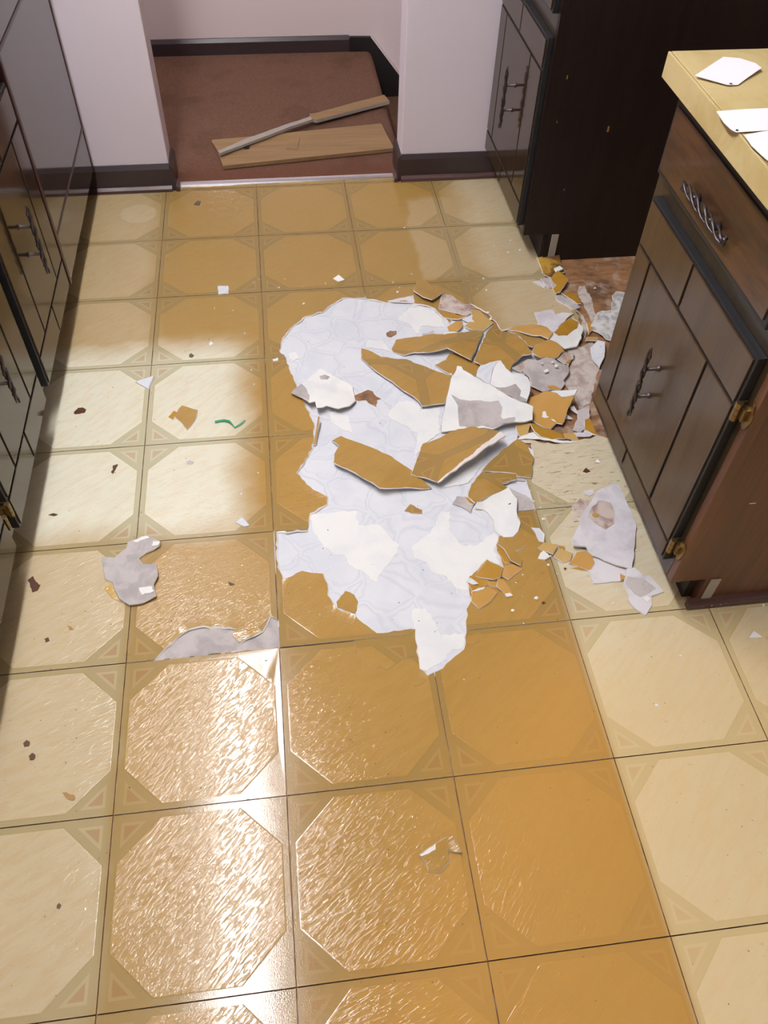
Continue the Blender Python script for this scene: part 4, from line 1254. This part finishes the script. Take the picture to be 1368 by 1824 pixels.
def panel_door(parent, xf, s, y0, y1, z0, z1, hg, vg, cen, wood, thick=.020, name='door', rows=3):
    """black slab with raised plank panels separated by grooves (the panels are parts of their own)"""
    xd = xf + s * thick
    gw, dep, ed = .0042, .0035, .007
    bm = bmesh.new()
    add_box(bm, min(xf, xd - s * dep), max(xf, xd - s * dep), y0, y1, z0, z1, .002)
    d = obj(name, bm, BLACK, parent)
    zl = [(z0 + ed, hg[0] - gw), (hg[0] + gw, hg[1] - gw), (hg[1] + gw, z1 - ed)]
    cells = []
    for k, (a, b) in enumerate(zl):
        ys = [y0 + ed, vg[0], vg[1], y1 - ed] if k == 1 else [y0 + ed, cen, y1 - ed]
        for i in range(len(ys) - 1):
            cells.append((ys[i] + (gw if i > 0 else 0), ys[i + 1] - (gw if i < len(ys) - 2 else 0), a, b))
    for c in cells:
        bm = bmesh.new()
        add_box(bm, min(xd - s * dep, xd), max(xd - s * dep, xd), c[0], c[1], c[2], c[3], .0011)
        obj('panel', bm, wood, d)
    return d


def drawer_front(parent, xf, s, y0, y1, z0, z1, wood, thick=.020):
    xd = xf + s * thick
    bm = bmesh.new()
    add_box(bm, min(xf, xd - s * .003), max(xf, xd - s * .003), y0, y1, z0, z1, .003)
    d = obj('drawer', bm, BLACK, parent)
    bm = bmesh.new()
    add_box(bm, min(xd - s * .003, xd), max(xd - s * .003, xd), y0 + .011, y1 - .011, z0 + .011, z1 - .011, .0014)
    obj('panel', bm, wood, d)
    return d


def carcass(root, xf, xb, s, y0, y1, ztop, toe_x, wood_frame, side_mats=None):
    """closed box with a toe-kick notch at the front; front plane xf, back xb"""
    bm = bmesh.new()
    add_box(bm, min(xf, xb), max(xf, xb), y0, y1, .09, ztop, .0012)
    c = obj('carcass', bm, wood_frame, root)
    box('toe_kick', TOE, root, toe_x, toe_x - s * .015, y0 + .001, y1 - .001, 0.0004, .0895)
    return c


# ------------------------------------------------------------------ island cabinet (right)
XI = 1.11
isl = empty('island_cabinet', (1.4, .9, 0), 'brown island base cabinet with a drawer, panelled door and brass hinges at right', 'cabinet')
bm = bmesh.new()
prof = [(XI, .09), (XI, .858), (1.85, .858), (1.85, 0.0004), (1.18, .0004), (1.18, .09)]
add_prism_xz(bm, prof, .640, 1.172)
obj('carcass', bm, FRAMEW, isl)
bm = bmesh.new()
prof = [(XI + .022, .09), (XI + .022, .858), (1.85, .858), (1.85, .0004), (1.19, .0004), (1.19, .09)]
add_prism_xz(bm, prof, .6215, .640)
obj('end_panel', bm, SIDEW, isl)
box('stile_edge', STILEW, isl, XI + .0004, XI + .022, .6205, .640, .09, .858, .001)
box('toe_kick', TOE, isl, 1.171, 1.180, .640, 1.17, .0004, .0895)
box('toe_block', PLANKE, isl, 1.200, 1.222, .6185, .6215, .004, .088, .001)
bm = bmesh.new()
add_prism_yz(bm, [(.6215, .0004), (.605, .0004), (.6055, .012), (.611, .019), (.6215, .021)], 1.170, 1.85)
obj('shoe_moulding', bm, SHOEM, isl)
d = panel_door(isl, XI, -1, .652, 1.140, .130, .652, (.182, .553), (.768, 1.067), .915, DOORW)
handle(d, XI - .020, -1, .905, .385)
hinge(d, XI, XI - .02, -1, .652, .548, -1)
hinge(d, XI, XI - .02, -1, .652, .185, -1)
d = drawer_front(isl, XI, -1, .668, 1.152, .694, .832, DRAWERW)
# ornate pull lying close to the drawer front
bm = bmesh.new()
n = 22
for ph in (0, 2.1, 4.2):
    pts, rad = [], []
    for i in range(n):
        t = -.09 + .18 * i / (n - 1)
        pts.append(Vector((XI - .020 - .012 - .004 * math.cos(ph + i * .55), .923 + t, .743 + .010 * math.sin(ph + i * .55) * (1 - .3 * abs(t) / .09))))
        rad.append(.0028 + .0010 * math.sin(i * 1.9 + ph))
    add_tube(bm, pts, rad, 6)
for t in (-.045, .045): add_tube(bm, [(XI - .0205, .923 + t, .743), (XI - .033, .923 + t, .743)], [.008, .005], 8)
for t in (-.088, -.03, .03, .088):
    g = bmesh.ops.create_icosphere(bm, subdivisions=1, radius=.007)
    for v in g['verts']: v.co = Vector((v.co.x * .6, v.co.y, v.co.z * 1.3)) + Vector((XI - .032, .923 + t, .743))
obj('handle', bm, IRON, d, smooth=True)
# scratches on the end panel
for (x, z, L, a) in ((1.205, .49, .02, -.1), (1.232, .492, .012, .1), (1.19, .33, .012, .3)):
    bm = bmesh.new()
    add_box(bm, x, x + L, .6211, .6216, z, z + .0016)
    obj('scratch', bm, CRUMB, isl)

# countertop
ct = empty('countertop', (1.35, .9, .858), 'cream yellow laminate countertop with papers on the island', 'countertop')
box('top_slab', LAM, ct, 1.066, 1.9, .30, 1.172, .8605, .900, .0012)
box('edge_strip', LAM, ct, 1.060, 1.0648, .30, 1.172, .858, .8996, .0008)
box('seam', SEAM, ct, 1.0648, 1.066, .30, 1.1718, .86, .8990)


def paper(pts, label, dot=None):
    o = sheet('paper_sheet', pts, PAPER, label, 'paper', thick=.0006, wave=.0006, step=.05, amp=0, edge=PAPER, under=PAPER, grid=.02)
    if dot:
        c, r = dot
        u, v = c
        S('ink_mark', [(u - r, v + r * .2, o_z(pts)), (u - r * .3, v - r * .5, o_z(pts)), (u + r, v, o_z(pts)), (u + r * .3, v + r * .5, o_z(pts))], INK, parent=o, thick=.0004, step=.05, amp=0, wave=0, grid=.01, edge=INK, under=INK)
    return o


def o_z(pts): return min(p[2] for p in pts) + .0016


paper(cP((510, 490, .905), (845, 268, .903), (1040, 285, .904), (1220, 345, .906), (1295, 400, .906), (1150, 500, .9035), (1015, 598, .9025), (895, 598, .9035)), 'upper one of three white papers on the counter, corner mark near the front', ((1160 + 935 * .15205, 60 + 580 * .15205), 3.0))
paper(cP((765, 908, .904), (1100, 885, .903), (1700, 860, .903), (1700, 1110, .903), (1370, 1135, .903), (995, 1157, .902), (930, 1120, .903), (850, 1040, .904)), 'middle paper on the counter, its left end over the edge seam', ((1160 + 1008 * .15205, 60 + 1125 * .15205), 3.2))
paper(cP((1090, 1185, .906), (1330, 1140, .906), (1700, 1090, .905), (1700, 1700, .905), (1500, 1600, .9045), (1290, 1420, .9045), (1170, 1310, .905)), 'nearest paper on the counter, cut off by the photo edge')

# ------------------------------------------------------------------ tall cabinet (far right)
XT = 1.11
tall = empty('tall_cabinet', (1.5, 2.2, 0), 'near black tall cabinet with glossy brown door against the back wall', 'cabinet')
bm = bmesh.new()
prof = [(XT, .09), (XT, 2.1), (2.2, 2.1), (2.2, -.004), (1.187, -.004), (1.187, .09)]
add_prism_xz(bm, prof, 1.918, 1.936)
obj('end_panel', bm, FARW, tall)
box('carcass', FRAMEW, tall, XT + .0006, 2.19, 1.936, 2.428, .09, 2.1)
box('toe_kick', TOE, tall, 1.176, 1.187, 1.925, 2.428, .0004, .0895)
box('toe_block', PLANKE, tall, 1.201, 1.223, 1.9150, 1.918, .002, .088, .001)
d = panel_door(tall, XT, -1, 1.937, 2.425, .112, .640, (.182, .560), (2.052, 2.345), 2.19, DOORL)
handle(d, XT - .020, -1, 2.158, .396)
d = panel_door(tall, XT, -1, 1.937, 2.425, .695, 1.75, (.80, 1.64), (2.052, 2.345), 2.19, DOORL)
for (x, z, L) in ((1.155, .545, .006), (1.15, .43, .004), (1.30, .40, .010), (1.21, .23, .004)):
    bm = bmesh.new()
    add_box(bm, x, x + L * .5, 1.9174, 1.9181, z, z + L * 1.6)
    obj('scuff', bm, GUNK2, tall)

# ------------------------------------------------------------------ left run: dishwasher and base cabinets
XF = -.235


def left_cabinet(y0, y1, d0, d1, label, hz=.39, hing=None):
    r = empty('base_cabinet', (-.5, (y0 + y1) / 2, 0), label, 'cabinet')
    box('carcass', FRAMEW, r, -.82, XF, y0 + .0006, y1 - .0006, .09, .858)
    box('toe_kick', TOE, r, -.300, -.288, y0 + .0006, y1 - .0006, .0004, .0895)
    c = (d0 + d1) / 2
    w = d1 - d0
    d = panel_door(r, XF, 1, d0, d1, .098, .640, (.184, .554), (d0 + w * .235, d0 + w * .765), c, DOORL)
    handle(d, XF + .020, 1, c - .035, hz)
    if hing:
        for z in hing: hinge(d, XF, XF + .02, 1, d0, z, -1, .013, .0085)
    dr = drawer_front(r, XF, 1, d0, d1, .690, .832, DOORL)
    handle(dr, XF + .020, 1, c, .76, 'y')
    return r


left_cabinet(1.322, 1.776, 1.348, 1.768, 'glossy brown left base cabinet next to the dishwasher panel', .388)
left_cabinet(.875, 1.322, .902, 1.300, 'glossy brown left base cabinet with brass hinge, second from the dishwasher', .388, (.165, .56))
r3 = left_cabinet(.42, .875, .45, .855, 'glossy brown left base cabinet at the picture edge, nearest the viewer', .388, None)
for ch in r3.children:
    if ch.name.split('.')[0] == 'door': hinge(ch, XF, XF + .02, 1, .855, .165, 1, .012, .0075)

dw = empty('dishwasher', (-.5, 2.1, 0), 'glossy brown flat dishwasher front mirroring the wall, between left cabinets and pillar', 'dishwasher')
box('tub', TOE, dw, -.80, XF - .004, 1.79, 2.425, .09, .858)
box('toe_kick', TOE, dw, -.300, -.288, 1.79, 2.425, .0004, .0895)
box('kick_panel', DWASH, dw, XF - .004, XF + .016, 1.795, 2.416, .092, .226, .0015)
box('door_panel', DWASH, dw, XF - .004, XF + .016, 1.795, 2.416, .236, .686, .0015)
box('control_panel', DWASH, dw, XF - .004, XF + .016, 1.795, 2.416, .697, .855, .0015)
box('trim_strip', TRIMR, dw, XF - .002, XF + .020, 1.7775, 1.7945, .092, .855, .002)
box('trim_strip', TRIMR, dw, XF - .002, XF + .018, 2.417, 2.427, .092, .855, .002)
box('divider_strip', TRIMR, dw, XF - .002, XF + .018, 1.795, 2.416, .2265, .2355, .002)
box('divider_strip', TRIMR, dw, XF - .002, XF + .018, 1.795, 2.416, .6865, .6965, .002)
lc = empty('countertop', (-.5, 1.4, .858), 'cream laminate countertop over the left cabinets', 'countertop')
box('top_slab', LAM, lc, -.855, -.195, .42, 2.44, .8585, .900, .003)

# ------------------------------------------------------------------ boards on the landing carpet
pl = S('wood_plank', cW((340, 566, .020), (345, 560, .020), (500, 547, .020), (820, 515, .020), (1150, 482, .020), (1180, 540, .020), (1212, 600, .020), (800, 643, .020), (395, 685, .020), (378, 640, .020), (365, 605, .020)), PLANK,
       'wide tan plank lying flat on the brown carpet', 'plank', thick=.013, wave=0, step=.05, amp=.0004, edge=PLANK, under=PLANK, grid=.06)
S('wood_chip', cW((697, 602, .0225), (712, 552, .0225), (762, 550, .0225), (750, 605, .0225)), PLANK, 'small wooden rectangle lying on the wide plank', 'wood chip', thick=.0022, wave=0, step=.05, amp=.0003, edge=PLANK, under=PLANK, grid=.05)
st = empty('wood_trim', onz(560, 205, .02), 'narrow broken wood strip with a wide paddle end, leaning across the plank', 'wood strip')
S('paddle', cW((808, 436, .030), (840, 432, .030), (1000, 388, .028), (1165, 345, .026), (1190, 375, .026), (1000, 425, .028), (842, 466, .030), (815, 458, .030)), PLANK, parent=st, thick=.012, wave=0, step=.05, amp=.0004, edge=PLANKE, under=PLANK, grid=.05, seed=3)
S('split_strip', cW((372, 612, .036), (500, 556, .036), (660, 500, .034), (812, 448, .031), (822, 462, .031), (680, 512, .034), (520, 572, .036), (380, 625, .036)), PLANKE, parent=st, thick=.010, wave=0, step=.03, amp=.0015, edge=PLANKE, under=PLANKE, grid=.05, seed=4)
S('black_lump', cW((493, 590, .0240), (505, 584, .0240), (522, 588, .0240), (518, 600, .0240), (498, 602, .0240)), INK, 'black knot-like lump on the plank beside the strip', 'lump', thick=.003, wave=0, step=.01, amp=.0005, edge=INK, under=INK, grid=.01)

# ------------------------------------------------------------------ ceiling light (above the frame; its reflection is the bright streak on the tiles)
cl = empty('ceiling_light', (-.035, 1.1, ZC), 'long fluorescent ceiling fixture above the left side of the kitchen', 'ceiling light')
box('housing', PAPER, cl, -.13, .07, .12, 2.08, ZC - .03, ZC - .0005, .004)
box('diffuser', LAMP, cl, -.105, .035, .15, 2.06, ZC - .075, ZC - .031, .006)
